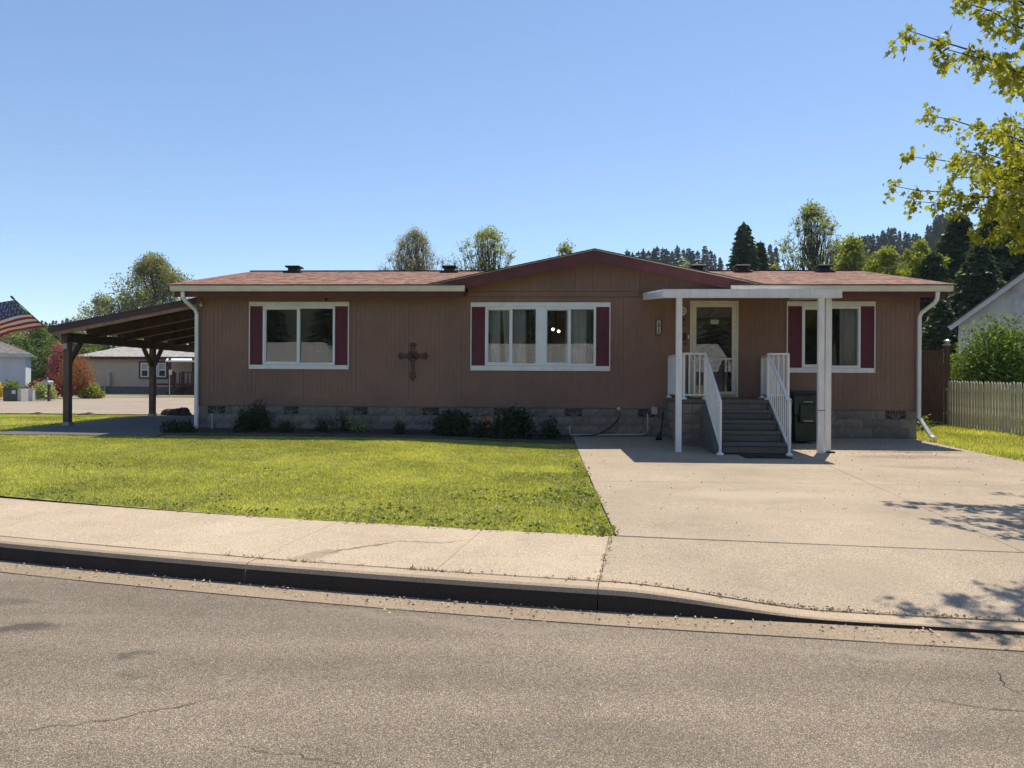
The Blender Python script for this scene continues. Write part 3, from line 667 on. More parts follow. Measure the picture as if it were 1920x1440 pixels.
# roof: overlapping shingle courses
def courses(poly, O, U, V, name, mat, step=.14, lift=.0035):
    "poly in (u,v) metres on the plane O+uU+vV; each course lifted at its lower edge"
    O, U, V = Vector(O), Vector(U).normalized(), Vector(V).normalized(); N = U.cross(V)
    if N.z < 0: N = -N
    me = MB(); uv = []
    def clip(ps, c, keep_above):
        out = []
        for i in range(len(ps)):
            a, b = ps[i], ps[(i + 1) % len(ps)]; ia = (a[1] >= c) == keep_above or a[1] == c; ib = (b[1] >= c) == keep_above or b[1] == c
            if ia: out.append(a)
            if ia != ib:
                t = (c - a[1]) / (b[1] - a[1]); out.append((a[0] + t * (b[0] - a[0]), c))
        return out
    v0 = min(p[1] for p in poly); v1 = max(p[1] for p in poly); k = 0
    while v0 + k * step < v1 - 1e-4:
        a, b = v0 + k * step, min(v0 + (k + 1) * step, v1); q = clip(clip(list(poly), a, True), b, False); k += 1
        if len(q) < 3: continue
        P3 = [O + U * u + V * v + N * (lift * (1.2 - (v - a) / step)) for u, v in q]
        me.add(P3, [tuple(range(len(q)))]); uv += [(u, v) for u, v in q]
        lo = sorted([p for p in q if abs(p[1] - a) < 1e-6]); 
        if len(lo) >= 2:
            e = [O + U * u + V * v for u, v in (lo[0], lo[-1])]; me.add([e[0] - N * .004, e[1] - N * .004, e[1] + N * lift * 1.2, e[0] + N * lift * 1.2], [(0, 1, 2, 3)]); uv += [lo[0], lo[-1], lo[-1], lo[0]]
    m_ = me.mesh(name); l = m_.uv_layers.new(name='UVMap')
    for lp in m_.loops: l.data[lp.index].uv = uv[lp.vertex_index]
    m_.materials.append(MATS[mat]); return m_
EZ, RZ, RY = 3.715, 4.72, 20.1; EY = 15.46; sl_ = math.hypot(RY - EY, RZ - EZ)
RXL, RXR = -8.4, 8.78
csl = (RY - EY) / sl_; vn = (16.08 - EY) / csl; LXe, RXs = -1.76 - RXL, 4.05 - RXL; RW = RXR - RXL
roof = link('roof', courses([(0, vn), (RW, vn), (RW, sl_), (0, sl_)], (RXL, EY, EZ), (1, 0, 0), (0, RY - EY, RZ - EZ), 'roof', 'shingle'), house)
for ua, ub in ((0, LXe), (RXs, RW)):                       # the eave stops either side of the front gable
    link('eave_shingles', courses([(ua, 0), (ub, 0), (ub, vn), (ua, vn)], (RXL, EY, EZ), (1, 0, 0), (0, RY - EY, RZ - EZ), 'eave_shingles', 'shingle'), roof)
link('roof_back', courses([(0, 0), (RXR - RXL, 0), (RXR - RXL, sl_), (0, sl_)], (RXL, 2 * RY - EY, EZ), (1, 0, 0), (0, EY - RY, RZ - EZ), 'roof_back', 'shingle'), roof)
mb = MB(); mb.box(RXL, RXR, RY - .13, RY + .13, RZ - .02, RZ + .012)
o_ = mb.build('ridge_cap', 'shingle', roof)
mb = MB()                                                  # roof deck so that no light leaks
zr_ = lambda y: EZ - .025 + (RY - abs(y - RY) - EY) * (RZ - EZ) / (RY - EY)
for xa, xb, ya, yb in ((RXL + .01, RXR - .01, 16.08, RY), (RXL + .01, RXR - .01, 2 * RY - EY - .02, RY), (RXL + .01, -1.77, EY + .02, 16.08), (4.06, RXR - .01, EY + .02, 16.08)): mb.add([(xa, ya, zr_(ya)), (xb, ya, zr_(ya)), (xb, yb, zr_(yb)), (xa, yb, zr_(yb))], [(0, 1, 2, 3)])
mb.build('roof_deck', 'maroon_trim', roof)
for sx in (RXL + .02, RXR - .05):                          # rake boards on the end gables
    mb = MB(); 
    for ya, yb in ((EY + .04, RY), (2 * RY - EY - .04, RY)): mb.bar((sx + .015, ya, EZ - .09), (sx + .015, yb, RZ - .09), .03, .14)
    mb.build('end_rake_board', 'maroon_trim', roof)
# cross gable slopes
msl = (RZ - EZ) / (RY - EY); GY0 = FY - .035; gzt = GZ + .036
yb = EY + (gzt - EZ) / msl; half = (gzt - EZ + .02) / GS
for sgn in (-1, 1):
    sl2 = half * math.hypot(1, GS); L = yb - GY0
    link('gable_roof', courses([(0, 0), (L * .04, 0), (L, sl2), (0, sl2)], (GX + sgn * half, GY0, gzt - half * GS), (0, 1, 0), (-sgn, 0, GS), 'gable_roof', 'shingle'), roof)
    mb = MB(); xe = GX + sgn * half
    mb.add([(GX, GY0, gzt), (xe, GY0, gzt - half * GS), (xe, GY0, gzt - half * GS - .022), (GX, GY0, gzt - .022)], [(0, 1, 2, 3)]); mb.build('shingle_edge', 'shingle_dark', roof)
for px, py, yy in ((552, 512, 19.6), (843, 513, 19.6), (1390, 508, 19.6), (1543, 507, 19.6), (1307, 507, 19.7)):
    x = at(px, py, yy).x; zb = EZ + (yy - EY) * msl
    g = MB(); g.box(x - .14, x + .14, yy - .14, yy + .14, zb - .05, zb + .12); g.box(x - .2, x + .2, yy - .2, yy + .2, zb + .121, zb + .17); g.box(x - .24, x + .24, yy - .24, yy + .24, zb - .05, zb + .015)
    g.build('roof_vent', 'dark_metal', roof, bevel=.01)
# foundation: mortar core, split-face blocks, screened vents
MB().box(XL + .02, XR - .02, W0 + .035, W0 + .2, .1, ZB - .002).build('foundation', 'mortar', house)
found = bpy.data.objects['foundation']
for a, b in ((XL + .02, XL + .2), (XR - .2, XR - .02)): MB().box(a, b, W0 + .202, 24.1, .1, ZB - .002).build('side_foundation', 'block', found)
def block_mesh(w, h, d, seed, nx=5, nz=3):
    r_ = random.Random(seed); V = []; F = []
    for i in range(nx + 1):
        for j in range(nz + 1):
            ed_ = i in (0, nx) or j in (0, nz)
            V.append((-w / 2 + w * i / nx + (0 if i in (0, nx) else r_.gauss(0, .008)), -(0 if ed_ else r_.uniform(.006, .024)), h * j / nz + (0 if j in (0, nz) else r_.gauss(0, .006))))
    F = [(i * (nz + 1) + j, (i + 1) * (nz + 1) + j, (i + 1) * (nz + 1) + j + 1, i * (nz + 1) + j + 1) for i in range(nx) for j in range(nz)]
    n = len(V); c = [0, nx * (nz + 1), nx * (nz + 1) + nz, nz]; V += [(V[q][0], d, V[q][2]) for q in c]
    rows = [[i * (nz + 1) for i in range(nx + 1)], [nx * (nz + 1) + j for j in range(nz + 1)], [i * (nz + 1) + nz for i in range(nx, -1, -1)], [j for j in range(nz, -1, -1)]]
    for k, rr in enumerate(rows): F.append(tuple(reversed(rr)) + (n + k, n + (k + 1) % 4))
    m_ = MB(); m_.add(V, F); me = m_.mesh('block'); me.materials.append(MATS['block']); return me
BLK = [block_mesh(.392, .192, .05, s) for s in range(5)]; HALF = [block_mesh(.192, .192, .05, 20 + s, 3, 3) for s in range(3)]
VENTS = [-7.5, -5.8, -4.2, -2.57, -.9, .71, 2.35, 7.78]
for k in range(4):
    z = ZB - .2 * (k + 1) + .002; x = XL + .03 + (.2 if k % 2 else 0)
    if k % 2: link('block', random.choice(HALF), found, None, Matrix.Translation((XL + .13, W0 + .018, z)))
    while x < XR - .05:
        w = .4 if x + .4 <= XR - .02 else .2
        if w == .2 and x + .2 > XR: break
        cx = x + w / 2; hit = k == 0 and any(abs(cx - v) < .3 for v in VENTS)
        if not hit: link('block', random.choice(BLK if w == .4 else HALF), found, None, Matrix.Translation((cx, W0 + .018 + random.uniform(-.004, .004), z)))
        x += w
for v in VENTS:
    g = MB(); g.box(v - .22, v + .22, W0 + .012, W0 + .034, ZB - .2, ZB - .185); g.box(v - .22, v + .22, W0 + .012, W0 + .034, ZB - .018, ZB - .003)
    for xx in (v - .22, v - .008, v + .205): g.box(xx, xx + .016, W0 + .013, W0 + .033, ZB - .184, ZB - .019)
    fr = g.build('vent', 'block', found)
    g = MB()
    for sx in (-1, 1):
        for e in (.06, .13, .205): g.bar((v + sx * .02, W0 + .024, ZB - .18), (v + sx * e, W0 + .024, ZB - .18 + .155 * min(1, .21 / max(e, .05) * .75)), .012, .012, (0, 1, 0))
    g.build('vent_bar', 'block', found)
    MB().box(v - .205, v + .205, W0 + .0332, W0 + .0346, ZB - .185, ZB - .018).build('vent_screen', 'dark_metal', found)
    for sx in (-1, 1):
        if not any(abs(v + sx * .4 - q) < .3 for q in VENTS): link('block', random.choice(HALF), found, None, Matrix.Translation((v + sx * .325, W0 + .02, ZB - .198)))
# windows
def frame_box(g, x0, x1, z0, z1, y0, y1, t):
    g.box(x0, x1, y0, y1, z1 - t, z1); g.box(x0, x1, y0, y1, z0, z0 + t); g.box(x0, x0 + t, y0, y1, z0 + t + .0005, z1 - t - .0005); g.box(x1 - t, x1, y0, y1, z0 + t + .0005, z1 - t - .0005)
def shutter(x0, x1, z0, z1, parent):
    g = MB(); g.box(x0 + .012, x1 - .012, W0 - .012, W0 - .002, z0 + .012, z1 - .012); frame_box(g, x0, x1, z0, z1, W0 - .026, W0 - .001, .022)
    n = int((z1 - z0 - .05) / .038)
    for i in range(n):
        z = z0 + .03 + i * .038; g.add([(x0 + .022, W0 - .013, z + .034), (x1 - .022, W0 - .013, z + .034), (x1 - .022, W0 - .023, z + .004), (x0 + .022, W0 - .023, z + .004)], [(0, 3, 2, 1)])
    return g.build('shutter', 'maroon', parent)
def curtain(x0, x1, z0, z1, y, mat, parent, amp=.03, wl=.11, sweep=0):
    n = int((x1 - x0) / .012); V = []; ph = random.uniform(0, 6)
    for i in range(n + 1):
        t = i / n; x = x0 + (x1 - x0) * t
        for j in range(9):
            s_ = j / 8; yy = y + amp * math.sin(2 * math.pi * (x + sweep * s_) / wl + ph) * (.5 + .5 * s_) + .01 * math.sin(x * 23)
            V.append((x + sweep * s_ * (1 - t), yy, z1 - (z1 - z0) * s_))
    g = MB(); g.add(V, [(i * 9 + j, i * 9 + j + 1, i * 9 + j + 10, i * 9 + j + 9) for i in range(n) for j in range(8)]); return g.build('curtain', mat, parent, smooth=True)
def window(ox0, ox1, sashes, tx0, tx1, tz0, tz1, z0, z1):
    g = MB()
    for (a, b) in sashes:
        frame_box(g, a, b, z0, z1, W0 - .035, W0 + .1, .05)
        m_ = (a + b) / 2; g.box(m_ - .03, m_ + .02, W0 - .022, W0 + .05, z0 + .051, z1 - .051)
        frame_box(g, a + .0505, m_ - .0305, z0 + .0505, z1 - .0505, W0 - .012, W0 + .03, .022)
    if len(sashes) == 2: g.box(sashes[0][1] + .0005, sashes[1][0] - .0005, W0 - .028, W0 + .1, z0, z1)
    win = g.build('window', 'vinyl', house, bevel=.004)
    for (a, b) in sashes:
        m_ = (a + b) / 2
        for p, q, y in ((a + .07, m_ - .05, W0 + .012), (m_ + .021, b - .051, W0 + .034)):
            MB().box(p, q, y, y + .004, z0 + .052, z1 - .052).build('pane', 'glass', win)
    for nm, za, zb in (('head_board', z1 + .004, tz1), ('sill_board', tz0, z0 - .004)): MB().box(tx0 + .022, tx1 - .022, W0 - .03, W0 - .001, za, zb).build(nm, 'white_trim', win, bevel=.003)
    for xx in (tx0, tx1 - .02): MB().box(xx, xx + .02, W0 - .034, W0 - .001, tz0, tz1).build('side_strip', 'white_trim', win)
    shutter(tx0 + .024, ox0 - .006, z0, z1, win); shutter(ox1 + .006, tx1 - .024, z0, z1, win)
    return win
wA = window(-6.41, -4.74, [(-6.41, -4.74)], -6.73, -4.42, 1.85, 3.39, 1.95, 3.285)
wB = window(-1.31, 1.18, [(-1.31, -.12), (.015, 1.18)], -1.64, 1.50, 1.84, 3.38, 1.955, 3.275)
wC = window(5.72, 6.99, [(5.72, 6.99)], 5.39, 7.31, 1.83, 3.41, 1.94, 3.30)
for xa, xb, mt, sw in ((-1.28, -.98, 'curtain', .12), (-.95, -.4, 'curtain', .1), (-.36, -.1, 'curtain_dark', 0), (.02, .17, 'curtain_dark', .08), (.52, .98, 'curtain', -.05), (.98, 1.2, 'curtain_dark', 0)): curtain(xa, xb, 1.85, 3.35, 16.19, mt, wB, sweep=sw)
curtain(6.62, 7.05, 1.85, 3.35, 16.19, 'curtain', wC); curtain(5.6, 5.85, 1.85, 3.35, 16.3, 'curtain', wC)
curtain(-5.0, -4.7, 1.85, 3.35, 16.3, 'curtain_dark', wA)
# storm door
g = MB(); frame_box(g, 3.27, 4.33, 1.27, 3.42, W0 - .03, W0 + .06, .045); dr = g.build('door', 'cream_metal', house, bevel=.003)
g = MB(); x0, x1, z0, z1 = 3.318, 4.282, 1.33, 3.37
g.box(x0, x1, W0 - .02, W0 + .012, z1 - .09, z1); g.box(x0, x1, W0 - .02, W0 + .012, z0, z0 + .07)
for a, b in ((x0, x0 + .09), (x1 - .09, x1)): g.box(a, b, W0 - .02, W0 + .012, z0 + .0705, z1 - .0905)
g.box(x0 + .0905, x1 - .0905, W0 - .018, W0 + .01, 2.1, 2.145); g.build('storm_frame', 'cream_metal', dr, bevel=.003)
for a, b in ((z0 + .072, 2.098), (2.147, z1 - .092)): MB().box(x0 + .092, x1 - .092, W0 - .006, W0 - .002, a, b).build('pane', 'glass', dr)
MB().box(3.32, 4.28, W0 + .085, W0 + .12, 1.32, 3.37).build('inner_door', 'door_red', dr)
g = MB()
for a, b, c_, d_ in ((3.45, 3.76, 1.5, 2.2), (3.84, 4.15, 1.5, 2.2), (3.45, 3.76, 2.35, 3.2), (3.84, 4.15, 2.35, 3.2)): frame_box(g, a, b, c_, d_, W0 + .075, W0 + .0845, .03)
g.build('door_panel', 'door_red', dr)
MB().box(3.72, 3.9, W0 - .0085, W0 - .0065, 2.9, 3.0).build('door_notice', 'util_grey', dr)
g = MB(); g.box(3.345, 3.375, W0 - .028, W0 - .0205, 2.1, 2.28); g.tube([(3.36, W0 - .025, 2.2), (3.36, W0 - .06, 2.2), (3.41, W0 - .065, 2.2)], .009, 6); g.build('handle', 'dark_metal', dr)
MB().box(3.3, 4.3, W0 - .06, W0 + .05, 1.262, 1.3).build('threshold', 'brass', dr, bevel=.004)

# ---------------------------------------------------------------- porch canopy
can = thing('porch_canopy', 'white flat metal porch canopy on slim posts over the front door', 'canopy', (3.85, 14.6, .3))
CX0, CX1, CY0, CY1 = 2.22, 5.47, 13.3, 15.94
cz = lambda y: 3.33 + (y - CY0) * .098
g = MB(); n = 10
for i in range(n):
    a = CX0 + .05 + (CX1 - CX0 - .1) * i / n; b = CX0 + .05 + (CX1 - CX0 - .1) * (i + 1) / n - .03
    g.add([(a, CY0 + .05, cz(CY0) - .06), (b, CY0 + .05, cz(CY0) - .06), (b, CY1, cz(CY1) - .06), (a, CY1, cz(CY1) - .06)], [(0, 1, 2, 3)])
    g.add([(b, CY0 + .05, cz(CY0) - .06), (b, CY1, cz(CY1) - .06), (b, CY1, cz(CY1) - .01), (b, CY0 + .05, cz(CY0) - .01)], [(0, 1, 2, 3)]); g.add([(b, CY0 + .05, cz(CY0) - .01), (b + .03, CY0 + .05, cz(CY0) - .01), (b + .03, CY1, cz(CY1) - .01), (b, CY1, cz(CY1) - .01)], [(0, 1, 2, 3)])
    g.add([(b + .03, CY0 + .05, cz(CY0) - .06), (b + .03, CY1, cz(CY1) - .06), (b + .03, CY1, cz(CY1) - .01), (b + .03, CY0 + .05, cz(CY0) - .01)], [(3, 2, 1, 0)])
g.build('roof_pan', 'white_metal', can)
def fascia3(a, b, nm):
    a = Vector(a); b = Vector(b); g = MB(); o = Vector((0, 0, -.16)); r_ = (b - a).cross(Vector((0, 0, 1))).normalized()
    pr = [Vector((0, 0, 0)), Vector((0, 0, -.03)) + r_ * .012, Vector((0, 0, -.125)) + r_ * .004, Vector((0, 0, -.135)) + r_ * .016, Vector((0, 0, -.16)) + r_ * .016, Vector((0, 0, -.16)) - r_ * .05, Vector((0, 0, -.0)) - r_ * .05]
    n = len(pr); g.add([a + p for p in pr] + [b + p for p in pr], [(i, i + n, (i + 1) % n + n, (i + 1) % n) for i in range(n)] + [tuple(reversed(range(n))), tuple(range(n, 2 * n))]); return g.build(nm, 'white_metal', can)
fascia3((CX0 - .012, CY0, 3.33), (CX1 + .012, CY0, 3.33), 'front_fascia')
fascia3((CX0, CY1, cz(CY1)), (CX0, CY0 + .052, cz(CY0)), 'side_fascia'); fascia3((CX1, CY0 + .052, cz(CY0)), (CX1, CY1, cz(CY1)), 'side_fascia')
def alu_post(x, y, w=.105, d=.075):
    zb = float(lot_z(x, y)); zt = cz(y) - .062; g = MB(); k = w / 7
    prof = []
    for s_ in (-1, 1):
        row = [(-w / 2 + k * i, d / 2 - (.008 if i in (2, 5) else 0)) for i in range(8)]
        prof += [(px_, -py_) for px_, py_ in row] if s_ < 0 else [(px_, py_) for px_, py_ in reversed(row)]
    n = len(prof); g.add([(x + a, y + b, zb) for a, b in prof] + [(x + a, y + b, zt) for a, b in prof], [(i, (i + 1) % n, (i + 1) % n + n, i + n) for i in range(n)] + [tuple(range(n, 2 * n))])
    return g.build('post', 'white_metal', can)
alu_post(2.53, 13.38); alu_post(5.13, 13.37); alu_post(5.31, 13.5)
MB().box(5.06, 5.2, 13.322, 13.329, 1.09, 1.1).build('strap', 'black_rubber', can)
MB().box(5.28, 5.42, 13.41, 13.52, .3, .33).build('post_foot', 'black_rubber', can)

# ---------------------------------------------------------------- porch steps
LX0, LX1, LY, LZ = 2.76, 4.88, 14.2, 1.262
steps = thing('porch_steps', 'grey concrete block porch landing with five steps below the door', 'steps', (3.8, 14.2, .3))
MB().box(LX0 - .02, LX1 + .02, LY - .03, W0 - .035, LZ - .07, LZ).build('landing', 'step', steps, bevel=.008)
MB().box(LX0 + .05, LX1 - .05, LY + .06, W0 - .05, .2, LZ - .072).build('core', 'mortar', steps)
SX0, SX1 = 3.27, 4.42
for k in range(1, 5):
    zt = LZ - .19 * k; y0 = LY - .28 * k
    g = MB(); g.box(SX0, SX1, y0 - .025, y0 + .3, zt - .06, zt); g.box(SX0 + .002, SX1 - .002, y0, LY + .04, max(.2, zt - .189), zt - .0605); g.build('step', 'step', steps, bevel=.012)
for xa, xb, dy in ((SX0 - .14, SX0 - .004, .95), (SX1 + .004, SX1 + .1, 1.0)):
    g = MB(); z0_ = .2
    g.add([(xx, y, z) for xx in (xa, xb) for y, z in ((LY + .05, z0_), (LY - 1.12, z0_), (LY - 1.12, .42), (LY - .85, .62), (LY + .05, LZ - .08))], [(0, 1, 2, 3, 4), (9, 8, 7, 6, 5), (0, 5, 6, 1), (1, 6, 7, 2), (2, 7, 8, 3), (3, 8, 9, 4)])
    g.build('cheek_wall', 'step', steps, bevel=.01)
for k in range(5):                                         # landing front and side blocks
    z = LZ - .075 - .2 * (k + 1)
    for x in ([LX0 + .2] if k % 2 else [LX0 + .1]):
        link('block', random.choice(BLK if k % 2 else HALF), steps, None, Matrix.Translation((x, LY, z)))
        if not k % 2: link('block', random.choice(BLK), steps, None, Matrix.Translation((x + .3, LY, z)))
    link('block', random.choice(BLK), steps, None, Matrix.Translation((LX1 - .2, LY, z)))
    for j in range(4):
        y = LY + .25 + j * .4 + (.2 if k % 2 else 0)
        if y < W0 - .1:
            link('block', random.choice(BLK), steps, None, Matrix.Translation((LX0, y, z)) @ Matrix.Rotation(R(-90), 4, 'Z'))
            link('block', random.choice(BLK), steps, None, Matrix.Translation((LX1, y, z)) @ Matrix.Rotation(R(90), 4, 'Z'))
def railing(xc, xo, label):
    "side run at x=xc, front return from xc to xo, then down the steps"
    t = thing('railing', label, 'railing', (xc, LY, LZ), 'white metal railings of the porch'); top = 2.17; lo = LZ + .1; yf = LY + .06; yb_ = W0 - .06
    def post(x, y, z0, z1):
        g = MB(); g.box(x - .022, x + .022, y - .022, y + .022, z0 + .03, z1); g.build('post', 'white_metal', t)
        g = MB(); g.add([(x + a * w, y + b * w, z) for z, w in ((z0, .055), (z0 + .02, .05), (z0 + .05, .024)) for a, b in ((-1, -1), (1, -1), (1, 1), (-1, 1))], [(0, 1, 5, 4), (1, 2, 6, 5), (2, 3, 7, 6), (3, 0, 4, 7), (4, 5, 9, 8), (5, 6, 10, 9), (6, 7, 11, 10), (7, 4, 8, 11)]); g.build('foot', 'white_metal', t)
    def run(a, b, za, zb, n, sk=0):
        a = Vector(a); b = Vector(b)
        MB().bar((a.x, a.y, za), (b.x, b.y, zb), .055, .04).build('top_rail', 'white_metal', t, bevel=.006)
        MB().bar((a.x, a.y, za - .82), (b.x, b.y, zb - .82), .035, .03).build('bottom_rail', 'white_metal', t)
        for i in range(1, n):
            p = a.lerp(b, i / n); z = za + (zb - za) * i / n; MB().box(p.x - .01, p.x + .01, p.y - .01, p.y + .01, z - .81, z - .02).build('baluster', 'white_metal', t)
    for p in ((xc, yb_), (xc, yf), (xo, yf)): post(*p, LZ, top - .02)
    run((xc, yb_), (xc, yf), top, top, 16); run((xc, yf), (xo, yf), top, top, 4)
    yn = 13.02; zg = float(lot_z(xo, yn)); post(xo, yn, zg, 1.25)
    run((xo, yf), (xo, yn), top, 1.25, 11)
    return t
railing(2.8, 3.215, 'white metal railing on the left side of the porch steps'); railing(4.84, 4.45, 'white metal railing on the right side of the porch steps')
MB().box(2.806, 2.812, LY + .1, W0 - .1, LZ + .11, 2.14).build('rail_panel', 'white_metal', bpy.data.objects['railing'])

# ---------------------------------------------------------------- carport
cp = thing('carport', 'brown timber lean-to carport attached to the left of the house', 'carport', (-10.95, 15.85, .45))
PX = -11.22; ct = lambda x: 2.83 + (x + 11.45) * .193     # roof top height over x
CYF, CYB = 16.06, 24.0
g = MB(); g.prism([(-11.5, ct(-11.5) - .03), (-7.97, ct(-7.97) - .03), (-7.97, ct(-7.97)), (-11.5, ct(-11.5))], CYF - .03, CYB); g.build('roof', 'carport_roof', cp)
g = MB()
for i in range(14):
    y = CYF + .1 + i * .62; g.bar((-11.5, y, ct(-11.5) + .012), (-7.98, y, ct(-7.98) + .012), .03, .024)
g.build('roof_rib', 'carport_roof', cp)
g = MB(); g.prism([(-11.52, ct(-11.52) - .15), (-7.97, ct(-7.97) - .15), (-7.97, ct(-7.97) - .032), (-11.52, ct(-11.52) - .032)], CYF - .022, CYF + .0); g.build('roof_fascia', 'carport_roof', cp)
for i in range(7):
    y = CYF + .02 + i * 1.28
    if i: MB().bar((-11.45, y - .026, ct(-11.45) - .243), (-7.99, y - .026, ct(-7.99) - .243), .09, .014).build('rafter_lit_edge', 'carport_wood_lit', cp)  # added pale strip paints the light caught along each rafter bottom
    MB().bar((-11.45, y, ct(-11.45) - .135), (-7.98, y, ct(-7.98) - .135), .04, .2).build('rafter', 'carport_wood_lit' if i == 0 else 'carport_wood', cp, bevel=.004)  # front rafter takes the paler wood, its lit face painted in
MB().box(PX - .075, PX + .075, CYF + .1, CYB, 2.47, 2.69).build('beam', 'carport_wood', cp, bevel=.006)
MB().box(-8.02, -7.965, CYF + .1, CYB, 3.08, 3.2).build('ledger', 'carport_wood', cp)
for y in (16.3, 19.95, 23.4):
    zb = float(lot_z(PX, y)) + .016
    MB().box(PX - .07, PX + .07, y - .07, y + .07, zb, 2.468).build('post', 'carport_post', cp, bevel=.006)
    MB().box(PX - .085, PX + .085, y - .085, y + .085, zb - .01, zb + .08).build('post_base', 'grey_metal', cp)
    for sy in ((1,) if y < 17 else (-1, 1)): MB().bar((PX, y + sy * .06, 1.98), (PX, y + sy * .46, 2.47), .08, .09, (1, 0, 0)).build('brace', 'carport_wood', cp)

# ================================================================= small things on and around the house
def disc(g, c, r, y0, y1, n=20, mi=0):
    g.prism([(c[0] + r * math.cos(2 * math.pi * k / n), c[1] + r * math.sin(2 * math.pi * k / n)) for k in range(n)], y0, y1, mi)
def iron_cross():
    t = thing('wall_cross', 'ornate dark wrought iron cross hanging on the brown siding', 'cross', (-2.95, W0, 1.6)); cx, cz_ = -2.95, 2.16; y = W0 - .03
    def arm(dx, dz, L):
        px_, pz_ = -dz, dx; g = MB()
        P = lambda s, o: (cx + dx * s + px_ * o, y, cz_ + dz * s + pz_ * o)
        for sg in (-1, 1):
            g.tube([P(.02, sg * .035), P(L * .45, sg * .032), P(L * .7, sg * .05), P(L * .84, sg * .075)], .0065, 6)
            g.tube([P(L * .84 + .018 * math.sin(a), sg * (.05 + .025 * math.cos(a))) for a in np.linspace(0, 5.2, 10)], .006, 5)
            g.tube([P(.05 + .03 * (1 - math.cos(a)), sg * (.06 + .028 * math.sin(a))) for a in np.linspace(0, 6.2, 10)], .0045, 5)
        g.tube([P(0, 0), P(L * .85, 0)], .005, 6); g.tube([P(L * .7, -.04), P(L * .74, 0), P(L * .7, .04)], .007, 5)
        e = [P(L * .86, 0), P(L * .93, .028), P(L, 0), P(L * .93, -.028)]
        g.add([(a, y - .008, c) for a, _, c in e] + [(a, y + .008, c) for a, _, c in e], [(0, 1, 2, 3), (7, 6, 5, 4), (0, 4, 5, 1), (1, 5, 6, 2), (2, 6, 7, 3), (3, 7, 4, 0)]); g.build('arm', 'dark_metal', t)
    arm(0, 1, .31); arm(0, -1, .57); arm(1, 0, .35); arm(-1, 0, .35)
    g = MB(); disc(g, (cx, cz_), .04, y - .014, y + .014); disc(g, (cx, cz_), .018, y - .026, y - .0145); g.build('boss', 'dark_metal', t)
iron_cross()
def text_mesh(body, size, mat, parent, M):
    c = bpy.data.curves.new('digit', 'FONT'); c.body = body; c.size = size; c.align_x = 'CENTER'; c.align_y = 'CENTER'; c.extrude = .002; c.offset = .0045
    o = bpy.data.objects.new('tmp', c); COL.objects.link(o); dg = bpy.context.evaluated_depsgraph_get(); me = bpy.data.meshes.new_from_object(o.evaluated_get(dg)); bpy.data.objects.remove(o)
    me.name = 'digit'; me.materials.clear(); me.materials.append(MATS[mat]); return link('digit', me, parent, None, M)
ns_ = thing('house_number', 'white vertical house number plate 1312 with black border', 'number plate', (2.575, W0, 2.63))
def plate(hw, z0, z1, y0, y1, ch): g = MB(); g.prism([(2.575 - hw, z0 + ch), (2.575, z0), (2.575 + hw, z0 + ch), (2.575 + hw, z1 - ch), (2.575, z1), (2.575 - hw, z1 - ch)], y0, y1); return g
plate(.062, 2.625, 3.035, W0 - .016, W0 - .001, .06).build('border', 'dark_metal', ns_); plate(.042, 2.65, 3.01, W0 - .02, W0 - .0162, .045).build('face', 'sign_white', ns_)
for i, ch in enumerate('1312'): text_mesh(ch, .1, 'dark_metal', ns_, Matrix.Translation((2.575, W0 - .0225, 2.95 - i * .08)) @ Matrix.Rotation(R(90), 4, 'X'))
t = thing('wall_lamp', 'round beige ceramic plate with dark lantern beside the front door', 'wall lamp', (3.1, W0, 2.9))
g = MB(); disc(g, (3.09, 3.19), .1, W0 - .02, W0 - .001, 24); g.build('plate', 'cream_metal', t); g = MB(); disc(g, (3.09, 3.19), .082, W0 - .026, W0 - .0202, 24); g.build('plate_face', 'util_grey', t)
g = MB(); g.tube([(3.09, W0 - .001, 3.05), (3.09, W0 - .1, 3.06), (3.09, W0 - .12, 3.04)], .01, 6); g.tube([(3.09, W0 - .12, 3.05), (3.09, W0 - .12, 3.02), (3.09, W0 - .12, 2.99)], [.01, .03, .06], 8); g.tube([(3.09, W0 - .12, 2.86), (3.09, W0 - .12, 2.83)], [.04, .02], 8); g.build('lantern', 'dark_metal', t)
g = MB(); g.tube([(3.09, W0 - .12, 2.985), (3.09, W0 - .12, 2.865)], [.05, .038], 8); g.build('lantern_glass', 'dark_glass', t)
t = thing('wall_plaque', 'small dark red square plaque with a round pendant beside the door', 'plaque', (3.1, W0, 2.45))
g = MB(); frame_box(g, 3.02, 3.18, 2.53, 2.7, W0 - .022, W0 - .001, .02); g.box(3.041, 3.159, W0 - .014, W0 - .001, 2.551, 2.679); g.build('frame', 'plaque_red', t)
g = MB(); g.box(3.07, 3.13, W0 - .017, W0 - .0145, 2.64, 2.66); g.box(3.06, 3.14, W0 - .017, W0 - .0145, 2.57, 2.61); g.build('motif', 'maroon_trim', t)
g = MB(); disc(g, (3.165, 2.46), .025, W0 - .015, W0 - .001, 12); g.build('pendant', 'plaque_red', t)
g = MB(); g.box(3.225, 3.25, W0 - .025, W0 - .001, 2.57, 2.65); tag(g.build('doorbell', 'vinyl', bevel=.004), 'small white doorbell button by the door frame', 'doorbell')
g = MB(); g.box(-7.86, -7.82, W0 - .05, W0 - .013, 3.33, 3.39); g.tube([(-7.84, W0 - .04, 3.34), (-7.81, W0 - .12, 3.3)], .035, 10); g.tube([(-7.81, W0 - .12, 3.3), (-7.805, W0 - .135, 3.295)], [.03, .028], 10); tag(g.build('security_camera', 'util_grey'), 'small pale security camera under the left eave', 'camera')
